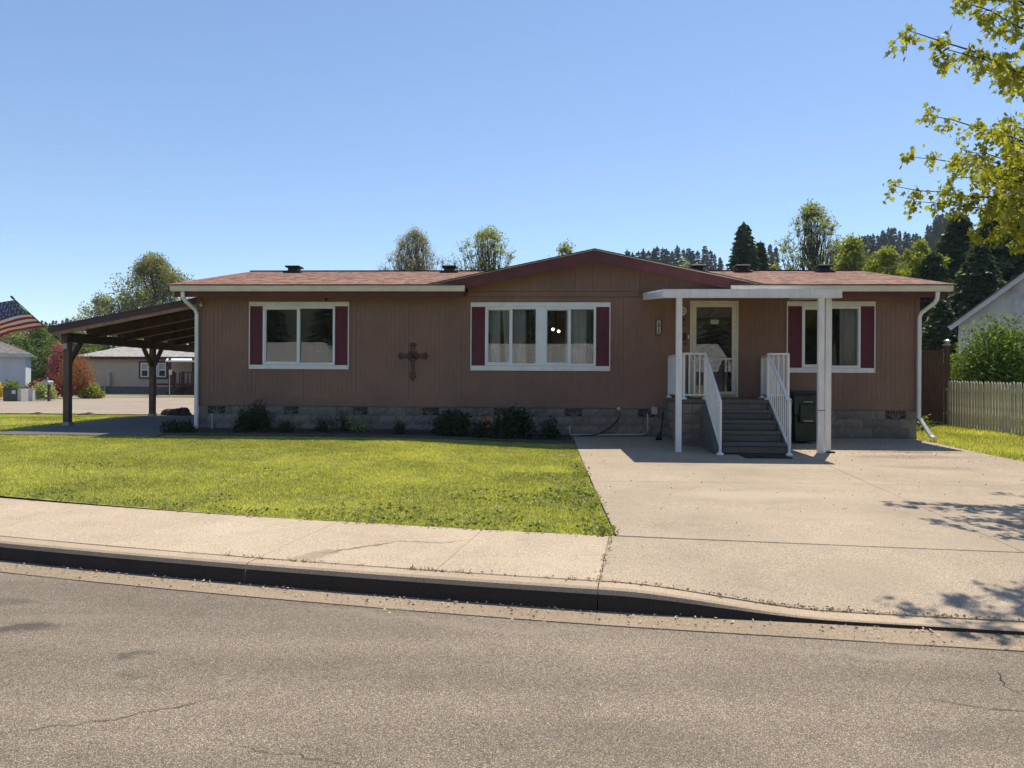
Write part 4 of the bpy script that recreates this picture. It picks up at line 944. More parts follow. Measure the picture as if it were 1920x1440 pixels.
g = MB(); disc(g, (-4.95, 3.445), .035, W0 - .012, W0 - .001, 12); tag(g.build('vent_cover', 'dark_metal'), 'small dark round cap above the left window', 'cap')
# tap, hose, conduit
t = thing('garden_tap', 'outdoor tap with black hose on the block foundation', 'tap', (1.69, W0, .9))
g = MB(); g.tube([(1.69, W0 + .03, .97), (1.69, W0 - .08, .97), (1.69, W0 - .1, .93)], .016, 8); disc(g, (1.69, 1.0), .04, W0 - .06, W0 - .045, 8); g.build('valve', 'grey_metal', t)
g = MB(); g.tube([(1.69, W0 - .1, .94), (1.72, W0 - .12, .88), (1.66, W0 - .14, .75), (1.5, W0 - .17, .58), (1.3, W0 - .2, .47), (1.1, W0 - .22, .42), (.9, W0 - .2, .41), (.78, W0 - .25, .4)], .014, 7); g.build('hose', 'black_rubber', t, smooth=True)
t = thing('conduit', 'white pipe running along the foundation foot to the porch', 'pipe', (.55, W0, .4))
g = MB(); g.tube([(.6, 15.85, .62), (.6, 15.85, .45), (.63, 15.85, .42), (.8, 15.85, .42), (2.2, 15.85, .44), (2.3, 15.86, .47), (2.33, 15.87, .56), (2.33, 15.93, .9), (2.36, 15.95, .97), (2.44, 15.96, .98)], .014, 7); g.build('run', 'util_grey', t, smooth=True)
g = MB(); g.box(2.42, 2.56, W0 - .06, W0 + .02, .88, 1.05); g.build('junction_box', 'grey_metal', t, bevel=.006)
g = MB(); g.tube([(2.66, 15.85, .95), (2.63, 15.7, .8), (2.55, 15.45, .55), (2.5, 15.3, .4)], .014, 6); g.tube([(2.53, 15.4, .5), (2.47, 15.25, .38)], [.03, .07], 8); tag(g.build('broom', 'black_rubber'), 'black broom leaning on the porch block wall', 'broom')
g = MB(); g.tube([(-7.5, 15.8, .42), (-7.5, 15.8, .8)], .014, 7); g.tube([(-7.5, 15.8, .8), (-7.5, 15.8, .82)], .02, 7); tag(g.build('standpipe', 'util_grey'), 'short white standpipe at the left foundation corner', 'pipe')
# wheelie bin
t = thing('wheelie_bin', 'dark green wheelie bin standing between the steps and the posts', 'bin', (5.42, 15.1, .36)); bx, by, bz = 5.42, 15.1, float(lot_z(5.4, 15.1))
def loft(rings, fs=True):
    g = MB(); n = len(rings[0]); V = [v for r_ in rings for v in r_]
    g.add(V, [(i * n + k, i * n + (k + 1) % n, (i + 1) * n + (k + 1) % n, (i + 1) * n + k) for i in range(len(rings) - 1) for k in range(n)] + [tuple(reversed(range(n))), tuple(range(len(V) - n, len(V)))]); return g
rect = lambda w, d, z, oy=0: [(bx - w / 2, by - d / 2 + oy, bz + z), (bx + w / 2, by - d / 2 + oy, bz + z), (bx + w / 2, by + d / 2 + oy, bz + z), (bx - w / 2, by + d / 2 + oy, bz + z)]
loft([rect(.44, .46, .04), rect(.5, .52, .55), rect(.52, .56, .6), rect(.56, .62, .98), rect(.6, .66, .985), rect(.6, .66, 1.02)]).build('body', 'bin_green', t, bevel=.012)
loft([rect(.61, .68, 1.022), rect(.6, .68, 1.05), rect(.5, .56, 1.09)]).build('lid', 'bin_green', t, bevel=.01)
MB().box(bx - .17, bx + .17, by - .335, by - .27, bz + .42, bz + .82).build('front_panel', 'bin_green', t, bevel=.02)
for z in (.86, .47): MB().bar((bx - .09, by - .345, bz + z), (bx + .09, by - .345, bz + z), .02, .015).build('lift_bar', 'grey_metal', t)
for sx in (-1, 1):
    g = MB(); g.tube([(bx + sx * .26, by + .25, bz + .1), (bx + sx * .31, by + .25, bz + .1)], .1, 14); g.build('wheel', 'black_rubber', t)
# door mat
MB().box(3.55, 4.35, 12.55, 12.98, .3 - .02, .3 + .0).build('door_mat', 'black_rubber', bevel=.004); tag(bpy.data.objects['door_mat'], 'dark door mat at the foot of the porch steps', 'mat')
bpy.data.objects['door_mat'].location.z = float(lot_z(4, 12.8)) - .285
# lit lamp inside
t = thing('ceiling_lamp', 'ceiling lamp with two glowing bulbs seen through the middle window', 'lamp', (.3, 18.5, 2.9))
for x, z in ((.25, 2.96), (.4, 2.91)): bm = bmesh.new(); bmesh.ops.create_icosphere(bm, subdivisions=2, radius=.035, matrix=Matrix.Translation((x, 18.5, z))); me = bpy.data.meshes.new('bulb'); bm.to_mesh(me); bm.free(); link('bulb', me, t, 'bulb')
g = MB(); g.tube([(.32, 18.5, 3.5), (.32, 18.5, 3.02)], .012, 6); g.tube([(.25, 18.5, 3.0), (.32, 18.5, 3.05), (.4, 18.5, 2.95)], .01, 6); g.build('stem', 'dark_metal', t)

# flag on the carport post
fp = thing('flagpole', 'black flagpole slanting up from the carport corner post', 'flagpole', (-11.22, 16.22, 2.3))
A = Vector((-11.24, 16.17, 2.42)); B = Vector((-12.2, 15.75, 3.49)); d_ = (B - A).normalized()
MB().tube([A, B], .012, 8).build('pole', 'dark_metal', fp); MB().tube([B - d_ * .1, B - d_ * .02, B], [.022, .026, .012], 8).build('finial', 'dark_metal', fp)
MB().box(-11.28, -11.18, 16.2, 16.229, 2.3, 2.44).build('bracket', 'grey_metal', fp)
def flag():
    Hn, Ln, nu = .85, 1.45, 40; V = []; F = []; mi = []
    hoist = [B - d_ * .12 - d_ * Hn * (j / 26) for j in range(27)]
    for i in range(nu + 1):
        s = i / nu
        for j in range(27):
            t_ = j / 26; p = hoist[j].copy()
            fl = Vector((-1, -.15, -.16 - .28 * s)) * (Ln * s)
            p += fl + Vector((.16 * s * t_, .07 * math.sin(s * 9 + t_ * 2.2) * s**.6 + .05 * math.sin(s * 4 - t_ * 5), .035 * math.sin(s * 7 + t_ * 3) * min(1, 3 * s) + .13 * math.sin(min(s * 2.2, 1.57)) * t_ * .9))
            V.append(p)
    for i in range(nu):
        for j in range(26):
            F.append((i * 27 + j, i * 27 + j + 1, (i + 1) * 27 + j + 1, (i + 1) * 27 + j)); st = j // 2
            mi.append(2 if (st < 7 and i < nu * .4) else (0 if st % 2 == 0 else 1))
    g = MB(); g.add(V, F); g.mi = mi; o = g.build('flag', ['red_flag', 'white_flag', 'blue_flag'], None, smooth=True)
    tag(o, 'stars and stripes flag flying from the pole at the carport', 'flag')
    st = MB()
    for r_ in range(9):
        for c in range(6 if r_ % 2 == 0 else 5):
            s = (.035 + (c + (.5 if r_ % 2 else 0)) * .064); i = int(s * nu); j = int((r_ + 1) / 10 * 14); a, b, cc = V[i * 27 + j], V[(i + 1) * 27 + j], V[i * 27 + j + 1]
            u, w = (b - a).normalized(), (cc - a).normalized(); nn = u.cross(w).normalized()
            if nn.y > 0: nn = -nn
            q = []
            for k in range(10): rr = .017 if k % 2 == 0 else .007; q.append(a + nn * .004 + u * rr * math.sin(k * math.pi / 5) - w * rr * math.cos(k * math.pi / 5))
            st.add(q, [tuple(range(10))])
    st.build('star', 'white_flag', o)
flag()

# ---------------------------------------------------------------- fences
pf = thing('picket_fence', 'weathered white picket fence at the right edge of the yard', 'fence', (11.15, 17, .4))
pk = MB(); pk.prism([(-.042, 0), (.042, 0), (.042, 1.2), (.0, 1.25), (-.042, 1.2)], -.009, .009); pkm = pk.mesh('picket'); pkm.materials.append(MATS['picket'])
for i in range(66):
    y = 19.95 - i * .121; z = float(lot_z(11.15, y)) + random.uniform(-.015, .012)
    link('picket', pkm, pf, None, Matrix.Translation((11.12, y, z)) @ Matrix.Rotation(R(90) + random.gauss(0, .03), 4, 'Z') @ Matrix.Rotation(random.gauss(0, .008), 4, 'Y'))
for z in (.35, 1.0): MB().box(11.135, 11.17, 12.1, 20.15, .4 + z, .4 + z + .08).build('rail', 'picket', pf)
for y in (20.1, 17.7, 15.3, 12.9): MB().box(11.172, 11.26, y - .045, y + .045, .35, 1.5).build('post', 'picket', pf)
wf = thing('wood_fence', 'tall dark brown board fence between the house and picket fence', 'fence', (9.7, 20.5, .42))
x = 8.32
while x < 11.2:
    MB().box(x, x + .135, 20.48 + random.uniform(-.004, .004), 20.503, .52, 2.5 + random.uniform(-.006, .006)).build('board', 'cedar', wf); x += .14
for a, b in ((.42, .515), (2.506, 2.55)): MB().box(8.3, 11.3, 20.46, 20.54, a, b).build('rail', 'cedar', wf)
MB().box(11.3, 11.42, 20.44, 20.56, .4, 2.68).build('post', 'cedar', wf, bevel=.006)
g = MB(); g.box(11.285, 11.435, 20.425, 20.575, 2.682, 2.71); g.tube([(11.36, 20.5, 2.71), (11.36, 20.5, 2.8)], [.055, .07], 8); g.tube([(11.36, 20.5, 2.802), (11.36, 20.5, 2.83), (11.36, 20.5, 2.86)], [.1, .07, .01], 8); g.build('cap_lamp', 'grey_metal', wf)
MB().box(11.47, 11.66, 20.9, 20.93, 2.2, 2.58).build('notice_board', 'sign_white'); tag(bpy.data.objects['notice_board'], 'white board behind the fence post beside the green bush', 'sign')

# ================================================================= vegetation
def nrm(v): return v / (np.linalg.norm(v) + 1e-9)
def grow(base, height, spread, seed, levels=4, nkids=(4, 4, 4), up=.5, r0=.16, trunk=.3, lean=(0, 0), curl=.18):
    "recursive limbs; returns MB of limbs and list of twig (pos, dir)"
    rg = np.random.default_rng(seed); g = MB(); tips = []
    def limb(p, d, L, r, lv):
        n = 4 if lv < 2 else 3; pts = [p]; q = p; dd = d
        for i in range(n):
            dd = nrm(dd + rg.normal(size=3) * curl + np.array([0, 0, .06])); q = q + dd * L / n; pts.append(q)
        if r > .006: g.tube([tuple(a) for a in pts], [r * (1 - .55 * i / n) for i in range(n + 1)], 7 if lv == 0 else (5 if lv == 1 else 3), cap=False)
        if lv >= levels - 1:
            for a, b in zip(pts[:-1], pts[1:]):
                tips.append((a, dd)); tips.append(((a + b) / 2, dd))
            tips.append((q, dd)); return
        k = nkids[min(lv, len(nkids) - 1)]
        for j in range(k):
            f = (trunk if lv == 0 else .25) + (1 - (trunk if lv == 0 else .25)) * (j + rg.random() * .6) / k; i = min(int(f * n), n - 1); s = pts[i] + (pts[i + 1] - pts[i]) * (f * n - i)
            a = rg.uniform(0, 2 * np.pi) if lv else 2 * np.pi * (j * .382 + rg.random() * .15)
            out = np.array([math.cos(a), math.sin(a), 0.]); nd = nrm(out * spread + np.array([0, 0, up]) + dd * .55)
            limb(s, nd, L * rg.uniform(.5, .72) * (1 - .35 * f if lv == 0 else 1), r * .5, lv + 1)
        limb(q, dd, L * .5, r * .42, lv + 1)
    limb(np.array(base, float), nrm(np.array([lean[0], lean[1], 1.])), height, r0, 0)
    return g, tips
def env_tree(name, label, base, height, width, seed, mat, leaf, ncl, per, low=.25, group=None, bark='bark', cr=.16, twig=False, widest=.45, depth=None, stem_r=None, cat='tree'):
    "tree whose leaf clusters fill an uneven egg-shaped crown; every cluster hangs on its own limb"
    rg = np.random.default_rng(seed); b = np.array(base, float); t = thing(name, label, cat, tuple(b), group); g = MB(); C = []
    ph = rg.uniform(0, 6.28, 6); H0 = height * low; dp = depth or width
    while len(C) < ncl:
        u = rg.uniform(0, 1); a = rg.uniform(0, 6.283)
        prof = math.sin(math.pi * min(1, u / (2 * widest)) ) if u < widest else math.cos(math.pi / 2 * (u - widest) / (1 - widest))**.75
        prof = max(prof if u >= widest else math.sin(math.pi / 2 * (u / widest))**.6, .08)
        lob = 1 + .2 * math.sin(3 * a + ph[0] + 4 * u) + .14 * math.sin(5 * a + ph[1] - 7 * u)
        r_ = prof * lob * rg.random()**.42 * .5
        C.append((r_ * math.cos(a) * width, r_ * math.sin(a) * dp, H0 + (height - H0) * u * .97))
    C = np.array(C); sr = stem_r or height * .016
    g.tube([tuple(b + np.array([0, 0, -.2])), tuple(b + np.array([.01, 0, height * .35]) * 1.), tuple(b + np.array([.02 * height, 0, height * .7]))], [sr, sr * .7, sr * .25], 7)
    P = []; D = []
    for c in C:
        z0 = max(.12 * height, (c[2] - math.hypot(c[0], c[1]) * (1.5 if twig else .75)) * .8); s = np.array([.01 * height, 0, min(z0, .68 * height)])
        m = (s + c) / 2 + np.array([c[0] * .12, c[1] * .12, -.03 * height]) + rg.normal(size=3) * .02 * height
        L = np.linalg.norm(c - s); g.tube([tuple(s + b), tuple(m + b), tuple(c + b)], [sr * .3, sr * .18, sr * .05], 3, cap=False)
        k = int(per * rg.uniform(.5, 1.5)); rad = cr * width * rg.uniform(.5, 1.25)
        q = rg.normal(size=(k, 3)); q = q / np.linalg.norm(q, axis=1, keepdims=True) * (rg.random(k)**.5 * rad)[:, None]
        if twig:
            q[:, 2] = np.abs(q[:, 2]) * 1.3
            for j in range(0, k, 4): g.tube([tuple(c + b - np.array([0, 0, rad * .3])), tuple(c + b + q[j])], [sr * .07, .004], 3, cap=False)
        P.append(c + b + q); D.append(q / (rad + 1e-6))
    g.build('trunk', bark, t); P = np.concatenate(P); D = np.concatenate(D) + rg.normal(size=P.shape) * .8; P[:, 2] = np.maximum(P[:, 2], b[2] + .2)
    leaf_mesh('crown', P, rg.uniform(.6, 1.3, len(P)) * leaf, mat, 'quad', D, tint=np.clip(.05 + .6 * rg.random(len(P)) + .4 * (vnoise(P[:, 0], P[:, 2], 2.2 / (cr * width), seed % 9) - .2), 0, 1), parent=t, rng=rg, droop=.15); return t
def shrub(name, label, c, rad, n, mat, leaf, seed, cat='shrub', lobes=9, stems=True, group=None, kind='quad', droop=.1, D_up=0):
    rg = np.random.default_rng(seed); c = np.array(c, float); rad = np.array(rad, float)
    t = thing(name, label, cat, (c[0], c[1], c[2]), group)
    L = rg.normal(size=(lobes, 3)); L /= np.linalg.norm(L, axis=1, keepdims=True); L[:, 2] = np.abs(L[:, 2]) * .9; L *= .55
    which = rg.integers(0, lobes, n); q = rg.normal(size=(n, 3)); q /= np.linalg.norm(q, axis=1, keepdims=True); q *= (rg.random(n)**.4 * rg.uniform(.35, .55, n))[:, None]
    P = (L[which] + q); P[:, 2] = np.abs(P[:, 2]); P = P * rad + c
    D = rg.normal(size=(n, 3)) + q * 2 + np.array([0, 0, D_up])
    leaf_mesh('foliage', P, rg.uniform(.6, 1.3, n) * leaf, mat, kind, D, parent=t, rng=rg, droop=droop)
    if stems:
        g = MB()
        for k in range(lobes): e = c + L[k] * rad * .9; g.tube([tuple(c + np.array([L[k][0] * .1, L[k][1] * .1, -.03])), tuple((c + e) / 2 + rg.normal(size=3) * .03 * rad), tuple(e)], [.02 * rad[0] + .004, .012 * rad[0] + .003, .003], 5)
        g.build('stem', 'twig', t)
    return t
def fir_parts(h, r, seed, dens=1.0, mat='fir', droop=.35, bare=.06, pw=.85, fine=1.0):
    rg = np.random.default_rng(seed); P = []; D = []; S = []; z = h * bare
    while z < h * .985:
        t = z / h; L = r * (1 - t)**pw * rg.uniform(.75, 1.12) + .12; nb = max(5, int((6 + 4 * (1 - t)) * dens))
        for k in range(nb):
            a = rg.uniform(0, 2 * np.pi); l = L * rg.uniform(.65, 1.12); d = np.array([math.cos(a), math.sin(a), 0]); sd = np.array([-math.sin(a), math.cos(a), 0])
            m = max(3, int(l / (r * .13 * fine)))
            for j in range(m):
                f = (j + .6) / m; p = d * l * f + np.array([0, 0, z - droop * l * f * f + rg.normal() * .02 * h / 10])
                for s_ in (-1, 1, 0): P.append(p); D.append(d * .8 + sd * s_ * .9 + np.array([0, 0, -.25 - .2 * rg.random()])); S.append(fine * r * rg.uniform(.16, .32) * (1.15 - .4 * f) * (.6 + .4 * (1 - t)))
        z += h * .016 * rg.uniform(.7, 1.3) / max(dens, .6)
    P.append(np.array([0, 0, h * .955])); D.append(np.array([0, 0, 1.])); S.append(h * .05)
    return np.array(P), np.array(D), np.array(S), rg
LEAF['spray'] = (np.array([(0, -.2, 0), (.55, -.28, -.03), (1, 0, -.1), (.55, .28, -.03), (0, .2, 0)]), np.array([(0, 1, 2, 3, 4)]))
def fir(name, label, base, h, r, seed, group=None, cat='fir tree', mat='fir', **kw):
    P, D, S, rg = fir_parts(h, r, seed, mat=mat, **kw); b = np.array(base, float); t = thing(name, label, cat, tuple(b), group)
    g = MB(); g.tube([tuple(b + np.array([0, 0, -.3])), tuple(b + np.array([0, 0, h * .5])), tuple(b + np.array([0, 0, h * .98]))], [h * .014, h * .008, .01], 6); g.build('trunk', 'bark', t)
    leaf_mesh('crown', P + b, S, mat, 'spray', D, tint=np.clip(.15 + .7 * rg.random(len(P)) * (.4 + .6 * P[:, 2] / h), 0, 1), parent=t, rng=rg); return t

# --- maple overhanging from the right: 300 leaves as parts, the rest as one mass
def maple():
    t = thing('maple_tree', 'maple tree with yellow-green spring leaves reaching in from the right edge', 'tree', (9.3, 9.2, .3))
    rg = np.random.default_rng(5); base = Vector((9.3, 9.2, .25)); g = MB()
    hub = Vector((9.2, 9.1, 2.3)); top = Vector((9.0, 9.0, 6.2))
    g.tube([base, base.lerp(hub, .5) + Vector((.04, 0, 0)), hub, hub.lerp(top, .5) + Vector((-.08, .05, 0)), top, top + Vector((.1, 0, 1.6))], [.16, .13, .11, .085, .05, .015], 10); g.build('trunk', 'bark_grey', t)
    tips = []                                             # (tip, start height on trunk)
    for px, py, Y, zs, k in ((1700, 52, 7.3, 3.7, 1.0), (1785, 88, 7.3, 3.5, .7), (1868, 118, 7.4, 3.4, .8), (1800, 5, 7.2, 4.0, 1.0), (1760, -60, 7.4, 4.4, 1.0), (1890, 60, 7.7, 3.8, 1.0), (1850, -20, 7.5, 4.2, 1.1),
                             (1745, 218, 9.6, 3.2, 1.0), (1682, 350, 10.2, 2.9, 1.0), (1706, 292, 10.2, 3.0, .7), (1720, 375, 10.1, 2.8, .6), (1790, 300, 9.9, 3.0, 1.0), (1838, 440, 9.6, 2.6, .9), (1800, 370, 9.9, 2.8, 1.1), (1870, 350, 9.4, 2.8, 1.2), (1865, 250, 9.3, 3.1, 1.2), (1905, 300, 9.8, 3.0, 1.2), (1915, 400, 9.2, 2.6, 1.1), (1905, 455, 9.9, 2.5, .5),
                             (1800, 335, 8.7, 2.9, 1.3), (1832, 300, 8.9, 3.0, 1.4), (1862, 395, 8.8, 2.7, 1.3), (1885, 325, 9.0, 2.9, 1.4), (1900, 235, 9.0, 3.2, 1.3), (1852, 262, 9.2, 3.1, 1.3), (1812, 285, 9.4, 3.0, 1.2), (1880, 425, 9.2, 2.6, 1.1), (1910, 290, 8.3, 3.0, 1.3), (1890, 370, 8.2, 2.8, 1.2), (1850, 330, 8.4, 3, .9), (1900, 265, 8.2, 3.1, .9), (1915, 350, 10.4, 2.9, 1.1)):
        tips.append((at(px, py, Y), zs, k))
    for i in range(26):                                   # the rest of the crown, out of frame
        a = rg.uniform(-2.0, 2.2); L = rg.uniform(2, 4.2); tips.append((Vector((9.2 + L * math.cos(a), 9.1 + L * math.sin(a), rg.uniform(3.4, 7.6))), rg.uniform(2.6, 5.4), .8))
    P = []; D = []; B_ = MB()
    for tip, zs, k in tips:
        s = hub.lerp(top, max(0, min(1, (zs - 2.3) / 3.9))); mid = s.lerp(tip, .5) + Vector((0, 0, .35)); n = 14
        pts = [(s * (1 - u) + mid * u) * (1 - u) + (mid * (1 - u) + tip * u) * u for u in np.linspace(0, 1, n + 1)]
        pts = [p + Vector(rg.normal(size=3) * .02) for p in pts]; L = (tip - s).length
        B_.tube(pts, [.032 * (1 - u) + .004 for u in np.linspace(0, 1, n + 1)], 5, cap=False)
        for i in range(int(n * .3), n + 1):
            for rep in range(3):
                dirn = (pts[min(i + 1, n)] - pts[i - 1]).normalized(); a = Vector(rg.normal(size=3)); sd = (a - dirn * a.dot(dirn)).normalized(); u = i / n
                l = rg.uniform(.12, .5) * (1.15 - .75 * u) * k; e = pts[i] + (dirn * .6 + sd * .9 + Vector((0, 0, -.12))).normalized() * l
                B_.tube([pts[i], pts[i].lerp(e, .5) + Vector((0, 0, .03)), e], [.006, .004, .002], 3, cap=False)
                for q in range(int(rg.integers(9, 17))):
                    f = rg.uniform(.25, 1.05); p = pts[i].lerp(e, f) + Vector(rg.normal(size=3) * .05) + Vector((0, 0, -.035)); P.append(tuple(p)); b = rg.normal(size=3); D.append((b[0] * .7, b[1] * .7, -.75 + b[2] * .35))
    B_.build('branch', 'twig', t)
    P = np.array(P); D = np.array(D); n = len(P); size = rg.uniform(.04, .092, n)
    M3 = np.array(CAM_M.to_3x3()); v = (P - np.array(EYE)) @ M3; px = 960 + FPX * v[:, 0] / -v[:, 2]; py = HZ - FPX * v[:, 1] / -v[:, 2]
    vis = (px < 1925) & (py > -5) & (-v[:, 2] > 0); big = np.where(vis, size / -v[:, 2], 0); order = np.argsort(-big); pick = [i for i in order[:300] if vis[i]]
    rest = np.setdiff1d(np.arange(n), pick); tint = np.clip(.25 + .5 * rg.random(n) + .15 * np.sin(P[:, 2] * 3), 0, 1)
    o = leaf_mesh('leaves', P[rest], size[rest], 'maple_leaf', 'maple', D[rest], tint=tint[rest], parent=t, rng=rg); o['kind'] = 'stuff'
    protos = []
    for k in range(6):
        T, F = LEAF['maple']; me = bpy.data.meshes.new('leaf'); V = T + rg.normal(size=T.shape) * .03; me.from_pydata([tuple(x) for x in V], [], [tuple(f) for f in F]); a = me.attributes.new('tint', 'FLOAT', 'POINT'); a.data.foreach_set('value', [.2 + .13 * k] * len(V)); me.materials.append(MATS['maple_leaf']); me.update(); protos.append(me)
    U, Vv, N = frames(n, D, rg)
    for i in pick:
        m = Matrix.Identity(4); s_ = size[i]
        for r_ in range(3): m[r_][0] = U[i][r_] * s_; m[r_][1] = Vv[i][r_] * s_; m[r_][2] = N[i][r_] * s_; m[r_][3] = P[i][r_]
        link('leaf', protos[int(rg.integers(0, 6))], t, None, m)
maple()

# --- garden bed plants in the shade
gz_ = lambda x, y: float(lot_z(x, y)) + .01
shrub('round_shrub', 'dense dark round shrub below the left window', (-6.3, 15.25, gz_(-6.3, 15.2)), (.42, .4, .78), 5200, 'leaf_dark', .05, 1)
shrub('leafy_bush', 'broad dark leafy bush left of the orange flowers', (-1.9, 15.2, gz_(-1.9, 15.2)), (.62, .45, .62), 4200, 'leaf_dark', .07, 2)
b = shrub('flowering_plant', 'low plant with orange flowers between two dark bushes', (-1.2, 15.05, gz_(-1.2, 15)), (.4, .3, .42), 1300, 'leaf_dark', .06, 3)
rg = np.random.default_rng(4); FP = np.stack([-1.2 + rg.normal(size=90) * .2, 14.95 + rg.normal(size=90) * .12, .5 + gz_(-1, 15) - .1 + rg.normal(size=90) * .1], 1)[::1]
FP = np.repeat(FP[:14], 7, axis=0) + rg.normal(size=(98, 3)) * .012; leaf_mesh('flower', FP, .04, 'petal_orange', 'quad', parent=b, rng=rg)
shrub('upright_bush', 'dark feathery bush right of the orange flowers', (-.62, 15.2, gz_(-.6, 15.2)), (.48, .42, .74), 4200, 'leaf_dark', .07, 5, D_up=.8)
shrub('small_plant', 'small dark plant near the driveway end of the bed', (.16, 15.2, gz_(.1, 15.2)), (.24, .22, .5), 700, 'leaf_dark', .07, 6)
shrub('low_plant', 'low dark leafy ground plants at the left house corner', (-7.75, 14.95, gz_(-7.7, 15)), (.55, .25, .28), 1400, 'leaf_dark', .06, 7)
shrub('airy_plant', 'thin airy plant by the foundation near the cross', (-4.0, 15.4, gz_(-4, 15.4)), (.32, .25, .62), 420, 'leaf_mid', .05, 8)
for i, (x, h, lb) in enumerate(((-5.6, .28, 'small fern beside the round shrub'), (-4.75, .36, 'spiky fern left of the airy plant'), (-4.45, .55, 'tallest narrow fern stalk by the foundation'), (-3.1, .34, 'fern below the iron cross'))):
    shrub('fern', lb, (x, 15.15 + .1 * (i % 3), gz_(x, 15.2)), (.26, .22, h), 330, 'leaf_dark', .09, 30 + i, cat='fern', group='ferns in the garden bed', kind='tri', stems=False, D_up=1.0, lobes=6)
shrub('sprig', 'leafy green sprig against the brown board fence', (9.35, 18.0, .43), (.3, .3, .55), 120, 'leaf_green', .09, 41, cat='plant')
sp_ = shrub('tall_bush', 'tall green bush behind the white picket fence', (13.35, 21.4, .42), (1.8, 1.2, 3.5), 30000, 'leaf_green', .1, 9, cat='bush', lobes=46)

# --- trees behind the house
def px_tree(label, px, py, Y, wpx, seed, mat, leaf, ncl, per, name='tree', **k):
    return env_tree(name, label, (at(px, 700, Y).x, Y, .4), at(px, py, Y).z - .4, wpx * Y / FPX, seed, mat, leaf, ncl, per, **k)
px_tree('grey-green spreading tree above the carport roof', 286, 480, 78, 160, 21, 'leaf_olive', .22, 170, 190, low=.3, cr=.12, widest=.4)
px_tree('smaller sparse tree left of the grey-green tree behind the carport', 190, 556, 74, 120, 22, 'leaf_olive', .2, 70, 130, low=.35, cr=.13, widest=.4)
px_tree('greyish twiggy tree rising behind the middle of the roof', 776, 436, 60, 132, 23, 'leaf_grey', .11, 300, 34, twig=True, bark='bark_grey', low=.58, cr=.1, widest=.26)
px_tree('pale green budding tree just left of the gable peak', 912, 428, 60, 130, 24, 'leaf_pale', .17, 170, 32, low=.58, cr=.1, twig=True, widest=.3)
px_tree('tree top barely showing over the gable roof left slope', 1058, 462, 60, 80, 25, 'leaf_pale', .2, 70, 30, low=.6, twig=True, widest=.4)
px_tree('tall pale green tree behind the right part of the roof', 1520, 384, 55, 135, 26, 'leaf_pale', .17, 220, 36, low=.45, twig=True, cr=.1, widest=.36)
px_tree('yellow-green bushy tree left of the other two behind the right roof end', 1596, 448, 44, 115, 51, 'leaf_yellow', .17, 110, 110, 'bushy_tree', group='yellow-green trees behind the house', low=.4, widest=.45, cr=.13)
px_tree('middle yellow-green bushy tree behind the right roof end', 1662, 468, 40, 100, 52, 'leaf_yellow', .15, 100, 110, 'bushy_tree', group='yellow-green trees behind the house', low=.4, widest=.45, cr=.13)
px_tree('rightmost yellow-green bushy tree behind the right roof end', 1722, 452, 41, 95, 53, 'leaf_yellow', .15, 110, 110, 'bushy_tree', group='yellow-green trees behind the house', low=.4, widest=.45, cr=.13)
px_tree('small yellow-green treetop above the gable right slope', 1280, 486, 45, 70, 54, 'leaf_yellow', .15, 50, 40, 'bushy_tree', low=.15)
# conifers
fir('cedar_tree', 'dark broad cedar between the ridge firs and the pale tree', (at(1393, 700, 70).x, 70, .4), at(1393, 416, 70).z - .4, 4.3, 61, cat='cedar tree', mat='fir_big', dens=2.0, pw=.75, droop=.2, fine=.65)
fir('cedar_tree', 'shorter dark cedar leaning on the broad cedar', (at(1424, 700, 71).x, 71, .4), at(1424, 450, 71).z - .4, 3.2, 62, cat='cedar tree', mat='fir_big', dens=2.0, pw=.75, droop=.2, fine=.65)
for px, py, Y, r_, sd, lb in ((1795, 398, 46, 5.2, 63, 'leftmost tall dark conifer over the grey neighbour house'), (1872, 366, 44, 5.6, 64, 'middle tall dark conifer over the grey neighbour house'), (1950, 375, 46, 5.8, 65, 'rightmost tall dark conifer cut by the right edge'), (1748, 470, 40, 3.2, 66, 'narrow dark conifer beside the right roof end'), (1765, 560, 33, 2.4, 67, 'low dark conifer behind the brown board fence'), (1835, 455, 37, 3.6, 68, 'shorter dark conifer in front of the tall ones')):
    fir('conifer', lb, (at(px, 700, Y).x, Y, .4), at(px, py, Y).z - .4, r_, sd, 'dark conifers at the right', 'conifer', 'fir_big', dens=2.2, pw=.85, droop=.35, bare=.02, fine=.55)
# firs on the wooded ridges: three prototypes, copied
protos = [fir('fir_tree', 'dark fir on the distant wooded ridge', (0, 0, 0), 20, 3.6, 70 + k, 'firs on the distant ridges', dens=1.0, pw=.72, fine=.85) for k in range(3)]
used = [False] * 3
def put_fir(px, py_top, Y, label, h=None, group='firs on the distant ridges'):
    p = at(px, py_top, Y); zt = p.z; zb = float(hill_z(p.x, Y)) + .3; hh = h or min(34, max(12, zt - zb)); zb = zt - hh
    k = random.randrange(3); M = Matrix.Translation((p.x, Y, zb)) @ Matrix.Rotation(random.uniform(0, 6), 4, 'Z') @ Matrix.Diagonal((hh / 20 * random.uniform(.85, 1.2),) * 2 + (hh / 20, 1))
    if not used[k]: protos[k].matrix_basis = M; protos[k]['label'] = label; protos[k]['group'] = group; used[k] = True; return
    copy_tree(protos[k], M, label, group)
lbA = 'dark fir in the ridge row behind the gable roof'; gA = 'firs on the ridge behind the gable'
